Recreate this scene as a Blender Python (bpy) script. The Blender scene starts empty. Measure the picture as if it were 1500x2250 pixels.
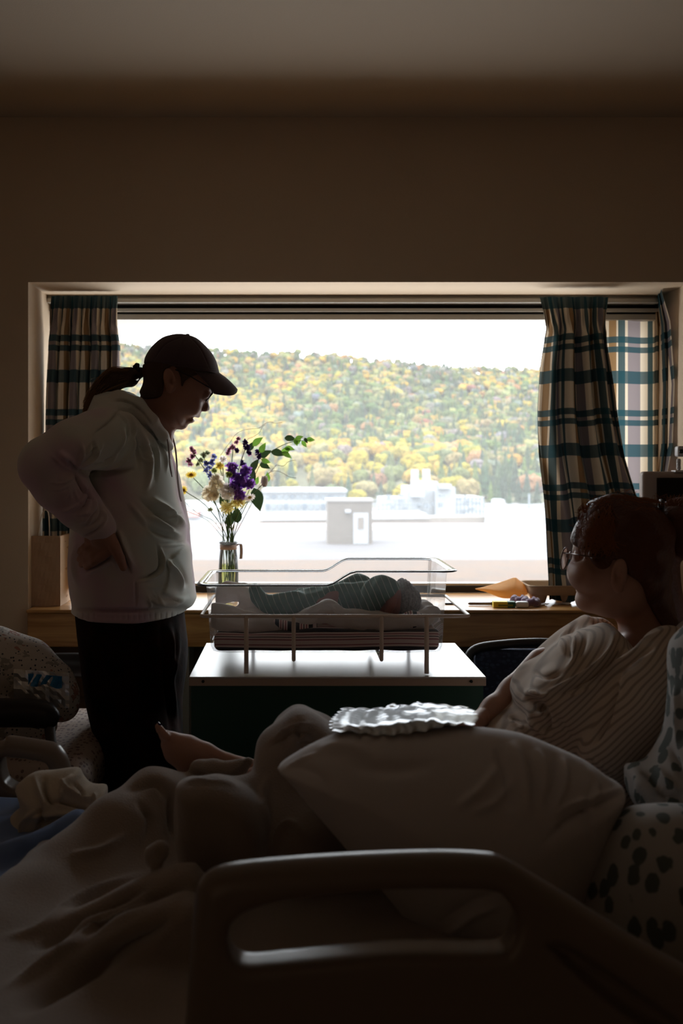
import bpy, bmesh, math, random
import numpy as np
from mathutils import Vector, Matrix, Euler
random.seed(7); RNG = np.random.default_rng(7)
SC = bpy.context.scene
COL = SC.collection
# ---------------------------------------------------------------- camera
F = 2187.5            # focal length in pixels (35 mm on a 24x36 portrait frame of 1500x2250)
CH = 1.28             # camera height
VX, VY = 650.0, 1030.0  # principal point (the lens is shifted)
cam_d = bpy.data.cameras.new('camera'); cam = bpy.data.objects.new('camera', cam_d); COL.objects.link(cam)
cam.location = (0, 0, CH); cam.rotation_euler = (math.radians(90), 0, 0)
cam_d.sensor_fit = 'VERTICAL'; cam_d.sensor_height = 36; cam_d.sensor_width = 24; cam_d.lens = 35
cam_d.shift_x = 100 / 2250; cam_d.shift_y = -95 / 2250
cam_d.clip_start = 0.05; cam_d.clip_end = 5000
cam_d.dof.use_dof = True; cam_d.dof.focus_distance = 2.6; cam_d.dof.aperture_fstop = 4.5
SC.camera = cam
# ---------------------------------------------------------------- light and exposure
SC.view_settings.view_transform = 'Standard'; SC.view_settings.look = 'None'
SC.view_settings.exposure = 0.25; SC.view_settings.gamma = 1.0; SC.view_settings.use_curve_mapping = False
SC.cycles.use_denoising = True
SC.cycles.max_bounces = 10; SC.cycles.diffuse_bounces = 5; SC.cycles.glossy_bounces = 4
SC.cycles.transparent_max_bounces = 24; SC.cycles.transmission_bounces = 8
SC.cycles.sample_clamp_indirect = 6.0; SC.cycles.caustics_reflective = False; SC.cycles.caustics_refractive = False
W = bpy.data.worlds.new('overcast_sky'); SC.world = W; W.use_nodes = True
nt = W.node_tree; nt.nodes.clear()
wo = nt.nodes.new('ShaderNodeOutputWorld'); bg = nt.nodes.new('ShaderNodeBackground')
tc = nt.nodes.new('ShaderNodeTexCoord'); sx = nt.nodes.new('ShaderNodeSeparateXYZ'); mr = nt.nodes.new('ShaderNodeValToRGB')
nt.links.new(tc.outputs['Generated'], sx.inputs[0]); nt.links.new(sx.outputs['Z'], mr.inputs[0])
e = mr.color_ramp.elements; e[0].position = 0.0; e[0].color = (0.93, 0.95, 1.0, 1); e[1].position = 0.6; e[1].color = (0.86, 0.92, 1.0, 1)
nt.links.new(mr.outputs[0], bg.inputs[0]); bg.inputs[1].default_value = 5.6
nt.links.new(bg.outputs[0], wo.inputs[0])
SUN = bpy.data.lights.new('veiled_sun', 'SUN'); SUN.energy = 2.0; SUN.angle = math.radians(25); SUN.color = (1.0, 0.93, 0.82)
so = bpy.data.objects.new('veiled_sun', SUN); COL.objects.link(so); so.rotation_euler = (math.radians(28), math.radians(-12), 0)
def area(name, loc, rot, sx_, sy_, power, col, portal=False):
    l = bpy.data.lights.new(name, 'AREA'); l.shape = 'RECTANGLE'; l.size = sx_; l.size_y = sy_; l.energy = power; l.color = col
    if portal: l.cycles.is_portal = True
    o = bpy.data.objects.new(name, l); COL.objects.link(o); o.location = loc; o.rotation_euler = rot
    return o
area('window_portal', (0.21, 3.95, 1.34), (math.radians(-90), 0, 0), 2.3, 1.1, 1, (1, 1, 1), portal=True)

# added dim warm fill light behind the camera, lifts the dark tones
area('added_warm_fill', (-1.0, -1.6, 1.25), (math.radians(90), 0, math.radians(-15)), 0.9, 2.0, 0.8, (1.0, 0.68, 0.45))
# ---------------------------------------------------------------- helpers
def P(px, py, Y): return Vector(((px - VX) * Y / F, Y, CH - (py - VY) * Y / F))
def R(d): return math.radians(d)
def rgb(c): return (c[0], c[1], c[2], 1)
MATS = {}
def mat(name, col, rough=0.7, metal=0.0, bump=0, bscale=60, var=0, vscale=8, col2=None, sheen=0, spec=0.4, trans=0, bdist=0.002):
    """procedural material: base colour with noise variation towards col2, fine bump"""
    if name in MATS: return MATS[name]
    m = bpy.data.materials.new(name); m.use_nodes = True; n = m.node_tree; b = n.nodes['Principled BSDF']
    b.inputs['Base Color'].default_value = rgb(col); b.inputs['Roughness'].default_value = rough
    b.inputs['Metallic'].default_value = metal; b.inputs['Specular IOR Level'].default_value = spec
    if sheen: b.inputs['Sheen Weight'].default_value = sheen; b.inputs['Sheen Roughness'].default_value = 0.5
    t = n.nodes.new('ShaderNodeTexCoord')
    if col2 is not None or var:
        c2 = col2 or tuple(c * (1 - var) for c in col)
        ns = n.nodes.new('ShaderNodeTexNoise'); ns.inputs['Scale'].default_value = vscale; ns.inputs['Detail'].default_value = 5
        rp = n.nodes.new('ShaderNodeValToRGB'); rp.color_ramp.elements[0].position = .35; rp.color_ramp.elements[1].position = .65
        rp.color_ramp.elements[0].color = rgb(c2); rp.color_ramp.elements[1].color = rgb(col)
        n.links.new(t.outputs['Object'], ns.inputs['Vector']); n.links.new(ns.outputs['Fac'], rp.inputs[0]); n.links.new(rp.outputs[0], b.inputs['Base Color'])
    if bump:
        nb = n.nodes.new('ShaderNodeTexNoise'); nb.inputs['Scale'].default_value = bscale; nb.inputs['Detail'].default_value = 4
        bp = n.nodes.new('ShaderNodeBump'); bp.inputs['Strength'].default_value = bump; bp.inputs['Distance'].default_value = bdist
        n.links.new(t.outputs['Object'], nb.inputs['Vector']); n.links.new(nb.outputs['Fac'], bp.inputs['Height']); n.links.new(bp.outputs[0], b.inputs['Normal'])
    if trans:
        tr = n.nodes.new('ShaderNodeBsdfTranslucent'); tr.inputs[0].default_value = rgb(col); mx = n.nodes.new('ShaderNodeMixShader'); mx.inputs[0].default_value = trans
        o = n.nodes['Material Output']; n.links.new(b.outputs[0], mx.inputs[1]); n.links.new(tr.outputs[0], mx.inputs[2]); n.links.new(mx.outputs[0], o.inputs[0])
        src = b.inputs['Base Color']
        if src.is_linked: n.links.new(src.links[0].from_socket, tr.inputs[0])
    MATS[name] = m; return m
def clear_mat(name, tint=(1, 1, 1), ior=1.45, veil=0.0, veilcol=(1, 1, 1), gloss=1.0, rough=0.02, facing=0.0):
    """thin clear sheet: transparent + fresnel gloss (+ a little translucent veil)"""
    m = bpy.data.materials.new(name); m.use_nodes = True; n = m.node_tree; n.nodes.clear()
    o = n.nodes.new('ShaderNodeOutputMaterial'); tr = n.nodes.new('ShaderNodeBsdfTransparent'); tr.inputs[0].default_value = rgb(tint)
    gl = n.nodes.new('ShaderNodeBsdfGlossy'); gl.inputs['Roughness'].default_value = rough
    fr = n.nodes.new('ShaderNodeFresnel'); fr.inputs[0].default_value = ior; mx = n.nodes.new('ShaderNodeMixShader')
    ml = n.nodes.new('ShaderNodeMath'); ml.operation = 'MULTIPLY'; ml.inputs[1].default_value = gloss; n.links.new(fr.outputs[0], ml.inputs[0])
    n.links.new(ml.outputs[0], mx.inputs[0]); n.links.new(tr.outputs[0], mx.inputs[1]); n.links.new(gl.outputs[0], mx.inputs[2])
    last = mx.outputs[0]
    if veil:
        tl = n.nodes.new('ShaderNodeBsdfTranslucent'); tl.inputs[0].default_value = rgb(veilcol); m2 = n.nodes.new('ShaderNodeMixShader'); m2.inputs[0].default_value = veil
        n.links.new(last, m2.inputs[1]); n.links.new(tl.outputs[0], m2.inputs[2]); last = m2.outputs[0]
    n.links.new(last, o.inputs[0]); return m
def link(name, me, m=None, parent=None, smooth=True, loc=None):
    o = bpy.data.objects.new(name, me); COL.objects.link(o)
    if m is not None: me.materials.append(m)
    if smooth and len(me.polygons):
        me.polygons.foreach_set('use_smooth', [True] * len(me.polygons))
    if parent is not None: o.parent = parent
    if loc is not None: o.location = loc
    return o
def tag(o, label=None, cat=None, group=None, kind=None):
    if label: o['label'] = label
    if cat: o['category'] = cat
    if group: o['group'] = group
    if kind: o['kind'] = kind
    return o
def empty(name, label, cat, group=None, loc=(0, 0, 0)):
    o = bpy.data.objects.new(name, None); COL.objects.link(o); o.empty_display_size = .05; o.location = loc
    return tag(o, label, cat, group)
class MB:
    """collects shapes into one mesh"""
    def __init__(s): s.v = []; s.f = []; s.uv = None
    def add(s, vs, fs):
        b = len(s.v); s.v += [tuple(q) for q in vs]; s.f += [tuple(i + b for i in f) for f in fs]; return s
    def box(s, a, b, bev=0.0, M=None, seg=2):
        bm = bmesh.new(); bmesh.ops.create_cube(bm, size=1)
        sz = [max(abs(b[i] - a[i]), 1e-4) for i in range(3)]; c = [(a[i] + b[i]) / 2 for i in range(3)]
        bmesh.ops.scale(bm, vec=sz, verts=bm.verts)
        if bev: bmesh.ops.bevel(bm, geom=bm.edges[:], offset=min(bev, min(sz) * .49), segments=seg, profile=.5, affect='EDGES')
        vs = [v.co + Vector(c) for v in bm.verts]
        if M is not None: vs = [M @ v for v in vs]
        bm.verts.index_update(); s.add(vs, [[v.index for v in f.verts] for f in bm.faces]); bm.free(); return s
    def tube(s, pts, r, n=10, cap=True, flat=1.0, closed=False):
        pts = [Vector(p) for p in pts]; L = len(pts)
        if not hasattr(r, '__len__'): r = [r] * L
        t0 = (pts[1] - pts[0]).normalized(); up = Vector((0, 0, 1)) if abs(t0.z) < .9 else Vector((1, 0, 0))
        u = t0.cross(up).normalized(); rings = []
        for i, p in enumerate(pts):
            if closed: t = (pts[(i + 1) % L] - pts[i - 1]).normalized()
            else: t = (pts[min(i + 1, L - 1)] - pts[max(i - 1, 0)]).normalized()
            u = (u - t * u.dot(t)); u = u.normalized() if u.length > 1e-6 else t.orthogonal().normalized(); w = t.cross(u)
            rings.append([p + (u * math.cos(a) + w * math.sin(a) * flat) * r[i] for a in [2 * math.pi * k / n for k in range(n)]])
        vs = [q for rg in rings for q in rg]; fs = []
        for i in range(L if closed else L - 1):
            j = (i + 1) % L
            for k in range(n): fs.append((i * n + k, i * n + (k + 1) % n, j * n + (k + 1) % n, j * n + k))
        if cap and not closed: fs.append(tuple(range(n))[::-1]); fs.append(tuple((L - 1) * n + k for k in range(n)))
        return s.add(vs, fs)
    def lathe(s, prof, c=(0, 0, 0), n=32, M=None, cap=False):
        vs = []; c = Vector(c)
        for (r, z) in prof:
            for k in range(n):
                a = 2 * math.pi * k / n; q = Vector((r * math.cos(a), r * math.sin(a), z)); vs.append((M @ q if M is not None else q) + c)
        fs = [(i * n + k, i * n + (k + 1) % n, (i + 1) * n + (k + 1) % n, (i + 1) * n + k) for i in range(len(prof) - 1) for k in range(n)]
        if cap: fs.append(tuple(range(n))[::-1]); fs.append(tuple((len(prof) - 1) * n + k for k in range(n)))
        return s.add(vs, fs)
    def prism(s, poly, d0, d1, axis='Y'):
        """poly: list of (a,b) in the plane, extruded between d0 and d1 along axis"""
        def q(a, b, d): return {'Y': (a, d, b), 'Z': (a, b, d), 'X': (d, a, b)}[axis]
        n = len(poly); vs = [q(a, b, d0) for a, b in poly] + [q(a, b, d1) for a, b in poly]
        fs = [tuple(range(n)), tuple(range(2 * n - 1, n - 1, -1))] + [(i, (i + 1) % n, n + (i + 1) % n, n + i) for i in range(n)]
        return s.add(vs, fs)
    def ico(s, c, r, sub=2, M=None, sc=(1, 1, 1)):
        bm = bmesh.new(); bmesh.ops.create_icosphere(bm, subdivisions=sub, radius=1)
        vs = [Vector((v.co.x * sc[0] * r, v.co.y * sc[1] * r, v.co.z * sc[2] * r)) for v in bm.verts]
        if M is not None: vs = [M @ v for v in vs]
        bm.verts.index_update(); s.add([v + Vector(c) for v in vs], [[v.index for v in f.verts] for f in bm.faces]); bm.free(); return s
    def grid(s, fn, nu, nv):
        """fn(u,v)->point; keeps uv"""
        b = len(s.v)
        for j in range(nv + 1):
            for i in range(nu + 1): s.v.append(tuple(fn(i / nu, j / nv)))
        for j in range(nv):
            for i in range(nu):
                a = b + j * (nu + 1) + i; s.f.append((a, a + 1, a + nu + 2, a + nu + 1))
        return s
    def build(s, name, m=None, parent=None, smooth=True, uvf=None, auto=False):
        me = bpy.data.meshes.new(name); me.from_pydata(s.v, [], s.f); me.update()
        bm = bmesh.new(); bm.from_mesh(me); bmesh.ops.recalc_face_normals(bm, faces=bm.faces); bm.to_mesh(me); bm.free()
        if uvf is not None:
            uvl = me.uv_layers.new(name='UVMap')
            for lp in me.loops: uvl.data[lp.index].uv = uvf[lp.vertex_index]
        o = link(name, me, m, parent, smooth)
        if auto:
            me.set_sharp_from_angle(angle=R(35))
        return o
def struct(name, mb, m, parent=None, smooth=False, **k):
    o = mb.build(name, m, parent, smooth, **k)
    if parent is None: o['kind'] = 'structure'
    return o
def spline(pts, n):
    """Catmull-Rom through points (any dimension), n samples per span"""
    p = np.array(pts, float); p = np.vstack([2 * p[0] - p[1], p, 2 * p[-1] - p[-2]]); out = []
    for i in range(1, len(p) - 2):
        for t in np.linspace(0, 1, n, endpoint=False):
            a, b, c, d = p[i - 1], p[i], p[i + 1], p[i + 2]
            out.append(.5 * ((2 * b) + (c - a) * t + (2 * a - 5 * b + 4 * c - d) * t * t + (3 * b - a - 3 * c + d) * t ** 3))
    out.append(p[-2]); return np.array(out)
# ---------------------------------------------------------------- sculpting: signed fields -> mesh
def smin(a, b, k):
    if k <= 0: return np.minimum(a, b)
    h = np.clip(.5 + .5 * (b - a) / k, 0, 1); return b * (1 - h) + a * h - k * h * (1 - h)
def smax(a, b, k): return -smin(-a, -b, k)
def poly_sd(poly, X, Z):
    """signed 2D distance to a closed polygon, negative inside"""
    p = np.array(poly, np.float32); d = np.full(X.shape, 1e9, np.float32); ins = np.zeros(X.shape, bool)
    for i in range(len(p)):
        a, b = p[i], p[(i + 1) % len(p)]; ex, ez = b - a; wx, wz = X - a[0], Z - a[1]
        t = np.clip((wx * ex + wz * ez) / (ex * ex + ez * ez + 1e-12), 0, 1); d = np.minimum(d, (wx - ex * t) ** 2 + (wz - ez * t) ** 2)
        c = (a[1] > Z) != (b[1] > Z)
        with np.errstate(divide='ignore', invalid='ignore'): xi = (b[0] - a[0]) * (Z - a[1]) / (b[1] - a[1] + 1e-12) + a[0]
        ins ^= c & (X < xi)
    d = np.sqrt(d); return np.where(ins, -d, d)
class Sculpt:
    @classmethod
    def shell(cls, src, off_, poly, Yc, k=.004, smooth=3):
        """a layer off_ thick over another field, kept inside a (px,py) outline"""
        s = cls.__new__(cls); s.lo, s.res, s.x, s.y, s.z = src.lo, src.res, src.x, src.y, src.z
        pl = spline(list(poly) + [poly[0]], smooth)[:-1] if smooth else poly
        pl = [((a - VX) * Yc / F, CH - (b - VY) * Yc / F) for a, b in pl]
        X = np.broadcast_to(s.x[:, 0, :], (src.d.shape[0], src.d.shape[2])); Z = np.broadcast_to(s.z[:, 0, :], X.shape)
        s.d = smax(src.base - off_, poly_sd(pl, X, Z)[:, None, :].astype(np.float32) + 0 * src.base, k); return s
    def __init__(s, lo, hi, res):
        s.lo = np.array(lo, float); s.res = res; n = np.ceil((np.array(hi, float) - s.lo) / res).astype(int) + 1
        s.x = (s.lo[0] + res * np.arange(n[0])).astype(np.float32)[:, None, None]
        s.y = (s.lo[1] + res * np.arange(n[1])).astype(np.float32)[None, :, None]
        s.z = (s.lo[2] + res * np.arange(n[2])).astype(np.float32)[None, None, :]
        s.d = np.full(tuple(n), 1.0, np.float32)
    def put(s, f, k=.01, cut=False, keep=False):
        s.d = smax(s.d, -f, k) if cut else (smax(s.d, f, k) if keep else smin(s.d, f, k)); return s
    def cone(s, a, b, ra, rb, ys=1.0, k=.01, **kw):
        a = np.array(a, float); b = np.array(b, float); e = b - a
        wx, wy, wz = s.x - a[0], (s.y - a[1]), s.z - a[2]
        t = np.clip((wx * e[0] + wy * e[1] + wz * e[2]) / (e @ e + 1e-12), 0, 1)
        f = np.sqrt((wx - e[0] * t) ** 2 + ((wy - e[1] * t) / ys) ** 2 + (wz - e[2] * t) ** 2) - (ra + (rb - ra) * t)
        return s.put(f, k, **kw)
    def chain(s, pts, rs, ys=1.0, k=.01, ink=.004, cut=False):
        """pts world points; one smooth limb"""
        f = None
        for i in range(len(pts) - 1):
            a = np.array(pts[i], float); b = np.array(pts[i + 1], float); e = b - a
            wx, wy, wz = s.x - a[0], (s.y - a[1]), s.z - a[2]
            t = np.clip((wx * e[0] + wy * e[1] + wz * e[2]) / (e @ e + 1e-12), 0, 1)
            g = np.sqrt((wx - e[0] * t) ** 2 + ((wy - e[1] * t) / ys) ** 2 + (wz - e[2] * t) ** 2) - (rs[i] + (rs[i + 1] - rs[i]) * t)
            f = g if f is None else smin(f, g, ink)
        return s.put(f.astype(np.float32), k, cut=cut)
    def pchain(s, pts, **kw):
        """pts as (px, py, depth, radius in px)"""
        return s.chain([P(q[0], q[1], q[2]) for q in pts], [q[3] * q[2] / F for q in pts], **kw)
    def ell(s, c, r, k=.01, rot=None, **kw):
        wx, wy, wz = s.x - c[0], s.y - c[1], s.z - c[2]
        if rot is not None:
            m = np.array(Euler([R(q) for q in rot]).to_matrix()).T
            wx, wy, wz = (m[0][0] * wx + m[0][1] * wy + m[0][2] * wz, m[1][0] * wx + m[1][1] * wy + m[1][2] * wz, m[2][0] * wx + m[2][1] * wy + m[2][2] * wz)
        q = np.sqrt((wx / r[0]) ** 2 + (wy / r[1]) ** 2 + (wz / r[2]) ** 2)
        return s.put(((q - 1) * min(r)).astype(np.float32), k, **kw)
    def inflate(s, poly, Y, T, Rr, k=.01, px=True, pw=2.0, smooth=4, **kw):
        """poly (px,py) outline at depth Y; half thickness T reached Rr inside the outline"""
        if smooth: q = list(poly) + [poly[0]]; poly = spline(q, smooth)[:-1]
        pl = [((a - VX) * Y / F, CH - (b - VY) * Y / F) for a, b in poly] if px else poly
        X = np.broadcast_to(s.x[:, 0, :], (s.d.shape[0], s.d.shape[2])); Z = np.broadcast_to(s.z[:, 0, :], X.shape)
        d2 = poly_sd(pl, X, Z)[:, None, :]; e = np.clip(1 + d2 / Rr, 0, None)
        f = ((e ** pw + np.abs((s.y - Y) / T) ** pw) ** (1 / pw) - 1) * min(Rr, T)
        return s.put(f.astype(np.float32), k, **kw)
    def clip(s, poly, Yc, k=.002, smooth=0):
        if smooth: poly = spline(list(poly) + [poly[0]], smooth)[:-1]
        pl = [((a - VX) * Yc / F, CH - (b - VY) * Yc / F) for a, b in poly]
        X = np.broadcast_to(s.x[:, 0, :], (s.d.shape[0], s.d.shape[2])); Z = np.broadcast_to(s.z[:, 0, :], X.shape)
        s.d = smax(s.d, poly_sd(pl, X, Z)[:, None, :].astype(np.float32) + 0 * s.d, k); return s
    def ear(s, c, tilt, fx):
        """outer ear on the side facing -Y; fx = +1 when the face looks to +X"""
        r_ = (0, tilt, 0)
        s.ell(c + Vector((0, -.004, 0)), (.0165, .0105, .0325), k=.003, rot=r_); s.ell(c + Vector((.003 * fx, -.014, .003)), (.0105, .0085, .0235), k=.0025, rot=r_, cut=True)
        s.ell(c + Vector((-.001 * fx, -.0085, .006)), (.0032, .005, .014), k=.002, rot=r_); s.ell(c + Vector((.006 * fx, -.010, -.006)), (.006, .010, .009), k=.002, cut=True)
        s.ell(c + Vector((.011 * fx, -.006, -.006)), (.0045, .005, .006), k=.002); s.ell(c + Vector((0, -.008, -.027)), (.0095, .006, .0095), k=.003); return s
    def noise(s, amp, freq, seed=0):
        r = np.random.default_rng(seed)
        for i in range(6):
            k = r.normal(size=3); k *= freq * (.7 + .6 * r.random()) / np.linalg.norm(k); p = r.random() * 6.28
            s.d += (amp / 2.4 * np.sin(k[0] * s.x + k[1] * s.y + k[2] * s.z + p)).astype(np.float32)
        return s
    def mesh(s, smooth=1):
        """naive surface nets"""
        d = np.pad(s.d, 1, constant_values=1.0); n = d.shape; I = d < 0
        acc = np.zeros((n[0] - 1, n[1] - 1, n[2] - 1, 3), np.float32); cnt = np.zeros(acc.shape[:3], np.float32)
        sl = lambda ax, o: tuple(slice(o[i], n[i] - 1 + o[i]) for i in range(3))
        for ax in range(3):
            for q in range(4):
                o = [0, 0, 0]; oth = [i for i in range(3) if i != ax]; o[oth[0]] = q & 1; o[oth[1]] = q >> 1
                o2 = list(o); o2[ax] = 1; a = d[sl(ax, o)]; b = d[sl(ax, o2)]; c = (a < 0) != (b < 0)
                t = np.where(c, a / np.where(c, a - b, 1), 0)
                for i in range(3): acc[..., i] += np.where(c, (t if i == ax else o[i]), 0)
                cnt += c
        act = cnt > 0; idx = np.full(act.shape, -1, np.int64); idx[act] = np.arange(act.sum())
        g = np.argwhere(act); v = (g + acc[act] / cnt[act][:, None] - 1) * s.res + s.lo
        quads = []
        for ax in range(3):
            o1, o2 = [i for i in range(3) if i != ax]
            a = [slice(1, n[i] - 1) for i in range(3)]; a[ax] = slice(0, n[ax] - 1); b = list(a); b[ax] = slice(1, n[ax])
            c = I[tuple(a)] != I[tuple(b)]; w = np.argwhere(c); fl = I[tuple(a)][c]
            base = w.copy(); base[:, o1] += 1; base[:, o2] += 1
            def gi(d1, d2):
                q = base.copy(); q[:, o1] -= d1; q[:, o2] -= d2; return idx[q[:, 0], q[:, 1], q[:, 2]]
            f = np.stack([gi(1, 1), gi(0, 1), gi(0, 0), gi(1, 0)], 1)
            if ax == 1: fl = ~fl
            f[~fl] = f[~fl][:, ::-1]; quads.append(f)
        f = np.vstack(quads); f = f[(f >= 0).all(1)]
        for _ in range(smooth):
            sm = np.zeros_like(v); ct = np.zeros(len(v))
            for i in range(4):
                np.add.at(sm, f[:, i], v[f[:, (i + 1) % 4]]); np.add.at(ct, f[:, i], 1)
                np.add.at(sm, f[:, i], v[f[:, (i + 3) % 4]]); np.add.at(ct, f[:, i], 1)
            v = .45 * v + .55 * sm / np.maximum(ct, 1)[:, None]
        return v, f
def vnormals(v, f):
    a = v[f[:, 2]] - v[f[:, 0]]; b = v[f[:, 3]] - v[f[:, 1]]; fn = np.cross(a, b); n = np.zeros_like(v)
    for i in range(4): np.add.at(n, f[:, i], fn)
    return n / (np.linalg.norm(n, axis=1)[:, None] + 1e-12)
def strokes(v, f, data, ga=1.0, gw=1.0):
    """sculpt folds: data = [(amp_m, width_px, [(px,py),...]), ...]; pushes the side that faces the room along its normal"""
    n = vnormals(v, f); px = VX + v[:, 0] * F / v[:, 1]; py = VY - (v[:, 2] - CH) * F / v[:, 1]
    view = v - np.array([0, 0, CH]); view /= np.linalg.norm(view, axis=1)[:, None]
    face = np.clip(-(n * view).sum(1) * 1.5 + .25, 0, 1); off = np.zeros(len(v))
    for amp, w, pts in data:
        amp *= ga; w *= gw
        q = spline(pts, 6) if len(pts) > 2 else np.array(pts, float); d = np.full(len(v), 1e9); tt = np.zeros(len(v)); N = len(q) - 1
        for i in range(N):
            a, b = q[i], q[i + 1]; e = b - a; wx, wy = px - a[0], py - a[1]
            t = np.clip((wx * e[0] + wy * e[1]) / (e @ e + 1e-9), 0, 1); dd = (wx - e[0] * t) ** 2 + (wy - e[1] * t) ** 2
            m = dd < d; d = np.where(m, dd, d); tt = np.where(m, (i + t) / N, tt)
        off += amp * np.exp(-d / (w * w)) * np.clip(1.15 * np.sin(np.pi * np.clip(tt, .02, .98)), 0, 1)
    return v + n * (off * face)[:, None]
def sculpt_obj(name, s, m, parent=None, smooth=1, stk=None, ga=1.0, gw=1.0):
    v, f = s.mesh(smooth)
    if stk: v = strokes(v, f, stk, ga, gw)
    me = bpy.data.meshes.new(name); me.from_pydata(v.tolist(), [], f.tolist()); me.update()
    return link(name, me, m, parent, True)
# ---------------------------------------------------------------- the room
ZC = 2.491; YW = 3.43; YG = 3.86; ZT = 1.923; XL = -.922; XR = 1.36; ZS = .80
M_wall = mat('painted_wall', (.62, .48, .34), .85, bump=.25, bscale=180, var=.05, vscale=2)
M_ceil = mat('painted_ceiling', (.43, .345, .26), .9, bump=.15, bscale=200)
M_oak = bpy.data.materials.new('oak_laminate')
def wood(m, c1, c2, scale, rough=.35, axis=0):
    m.use_nodes = True; n = m.node_tree; b = n.nodes['Principled BSDF']; t = n.nodes.new('ShaderNodeTexCoord'); mp = n.nodes.new('ShaderNodeMapping')
    s = [22, 22, 22]; s[axis] = 1.6; mp.inputs['Scale'].default_value = [q * scale for q in s]
    ns = n.nodes.new('ShaderNodeTexNoise'); ns.inputs['Scale'].default_value = 1; ns.inputs['Detail'].default_value = 8; ns.inputs['Distortion'].default_value = 1.1
    rp = n.nodes.new('ShaderNodeValToRGB'); rp.color_ramp.elements[0].position = .38; rp.color_ramp.elements[1].position = .62
    rp.color_ramp.elements[0].color = rgb(c2); rp.color_ramp.elements[1].color = rgb(c1)
    n.links.new(t.outputs['Object'], mp.inputs[0]); n.links.new(mp.outputs[0], ns.inputs['Vector']); n.links.new(ns.outputs['Fac'], rp.inputs[0]); n.links.new(rp.outputs[0], b.inputs['Base Color'])
    b.inputs['Roughness'].default_value = rough; return m
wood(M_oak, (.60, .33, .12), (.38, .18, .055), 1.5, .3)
M_floor = mat('vinyl_floor', (.22, .17, .13), .45, var=.25, vscale=14)
M_dark = mat('black_rubber', (.012, .010, .009), .5)
M_frame = mat('beige_aluminium', (.50, .47, .42), .45, metal=.2)
X0, X1, Y0 = -1.95, 2.35, -1.7
struct('floor', MB().box((X0 - .1, Y0 - .1, -.1), (X1 + .1, YG + .2, 0)), M_floor)
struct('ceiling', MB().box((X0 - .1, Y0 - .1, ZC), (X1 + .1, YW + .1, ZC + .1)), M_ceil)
w = MB(); w.box((X0, YW, 0), (XL, YG + .22, ZC)); w.box((XR, YW, 0), (X1, YG + .22, ZC)); w.box((XL, YW, ZT), (XR, YG + .22, ZC)); w.box((XL, YG - .0, 0), (XR, YG + .22, ZS - .01))
struct('wall_window', w, M_wall)
struct('wall_left', MB().box((X0 - .12, Y0, 0), (X0, YW + .1, ZC)), M_wall)
struct('wall_right', MB().box((X1, Y0, 0), (X1 + .12, YW + .1, ZC)), M_wall)
w = MB(); w.box((X0, Y0 - .12, 0), (X1, Y0, ZC))
struct('wall_behind', w, M_wall)
# window: head casing with its shadow gaps, side and bottom frame, pane
fr = MB(); h = ZT
fr.box((XL, 3.70, h - .004 - .004), (XR, YG + .02, h))
fr.box((XL, 3.685, h - .0275), (XR, 3.80, h - .011), .002)
fr.box((XL, 3.72, h - .055), (XR, 3.80, h - .043), .002)
fr.box((XL, 3.74, h - .083), (XR, YG + .05, h - .062), .002)
fr.box((XL, YG, ZS + .026), (XR, YG + .05, ZS + .036), .002)
wf = struct('window_1', fr, M_frame)
gk = MB(); gk.box((XL, 3.75, h - .062), (XR, 3.84, h - .006)); gk.box((XL, YG - .005, ZS), (XR, YG + .06, ZS + .026), .002); gk.box((XL, YG, ZS), (XL + .03, YG + .05, h)); gk.box((XR - .03, YG, ZS), (XR, YG + .05, h))
struct('window_seal', gk, M_dark, wf)
M_pane = clear_mat('window_glass', (.97, .98, .97), 1.5, veil=.042, gloss=.25)  # faint translucent veil added to the pane, pales the view like haze
struct('window_pane', MB().box((XL + .01, YG + .02, ZS + .01), (XR - .01, YG + .026, h - .01)), M_pane, wf)
sl = struct('trim_1', MB().box((XL + .004, 3.385, ZS - .012), (XR - .002, YG, ZS), .004), M_oak)   # oak ledge under the window
struct('ledge_front', MB().box((XL + .006, 3.395, ZS - .128), (XR - .004, 3.42, ZS - .012), .003), M_oak, sl)
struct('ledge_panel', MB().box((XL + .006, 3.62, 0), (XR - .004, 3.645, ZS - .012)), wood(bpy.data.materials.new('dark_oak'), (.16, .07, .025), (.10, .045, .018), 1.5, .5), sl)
struct('ledge_leg', MB().box((P(396, 0, 3.45).x, 3.43, 0), (P(417, 0, 3.45).x, 3.60, ZS - .128), .002), mat('putty_paint', (.26, .23, .20), .6), sl)
# ---------------------------------------------------------------- outside: roofs
ZR = CH - 5.0
M_gravel = mat('pale_gravel', (0.094, 0.087, 0.090), .9, col2=(0.078, 0.072, 0.075), vscale=.35, bump=.6, bscale=3, bdist=.05)
M_gravel2 = mat('tan_gravel', (0.078, 0.042, 0.022), .9, col2=(0.062, 0.038, 0.024), vscale=.9, bump=.6, bscale=3, bdist=.05)
struct('ground_roof', MB().box((-70, 54.7, ZR - .3), (75, 81, ZR)), M_gravel)
struct('ground_roof', MB().box((-70, 18, ZR - .3), (75, 54.7, ZR)), M_gravel2)
struct('ground', MB().box((-900, 81, -11), (900, 420, -10.5)), mat('pale_asphalt', (0.18, 0.18, 0.185), .9, var=.2, vscale=.02))
def yat(py, Y): return CH - (py - VY) * Y / F
def xat(px, Y): return (px - VX) * Y / F
def bxp(mb, x0, y0, x1, y1, Y, D, bev=0): return mb.box((xat(x0, Y), Y, yat(y1, Y)), (xat(x1, Y), Y + D, yat(y0, Y)), bev)
M_white = mat('white_cladding', (0.26, 0.275, 0.29), .6, var=.12, vscale=.5)
M_grey = mat('grey_cladding', (0.15, 0.17, 0.19), .6, var=.2, vscale=.6)
M_tan = mat('taupe_siding', (0.125, 0.107, 0.092), .7, var=.1, vscale=1)
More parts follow.
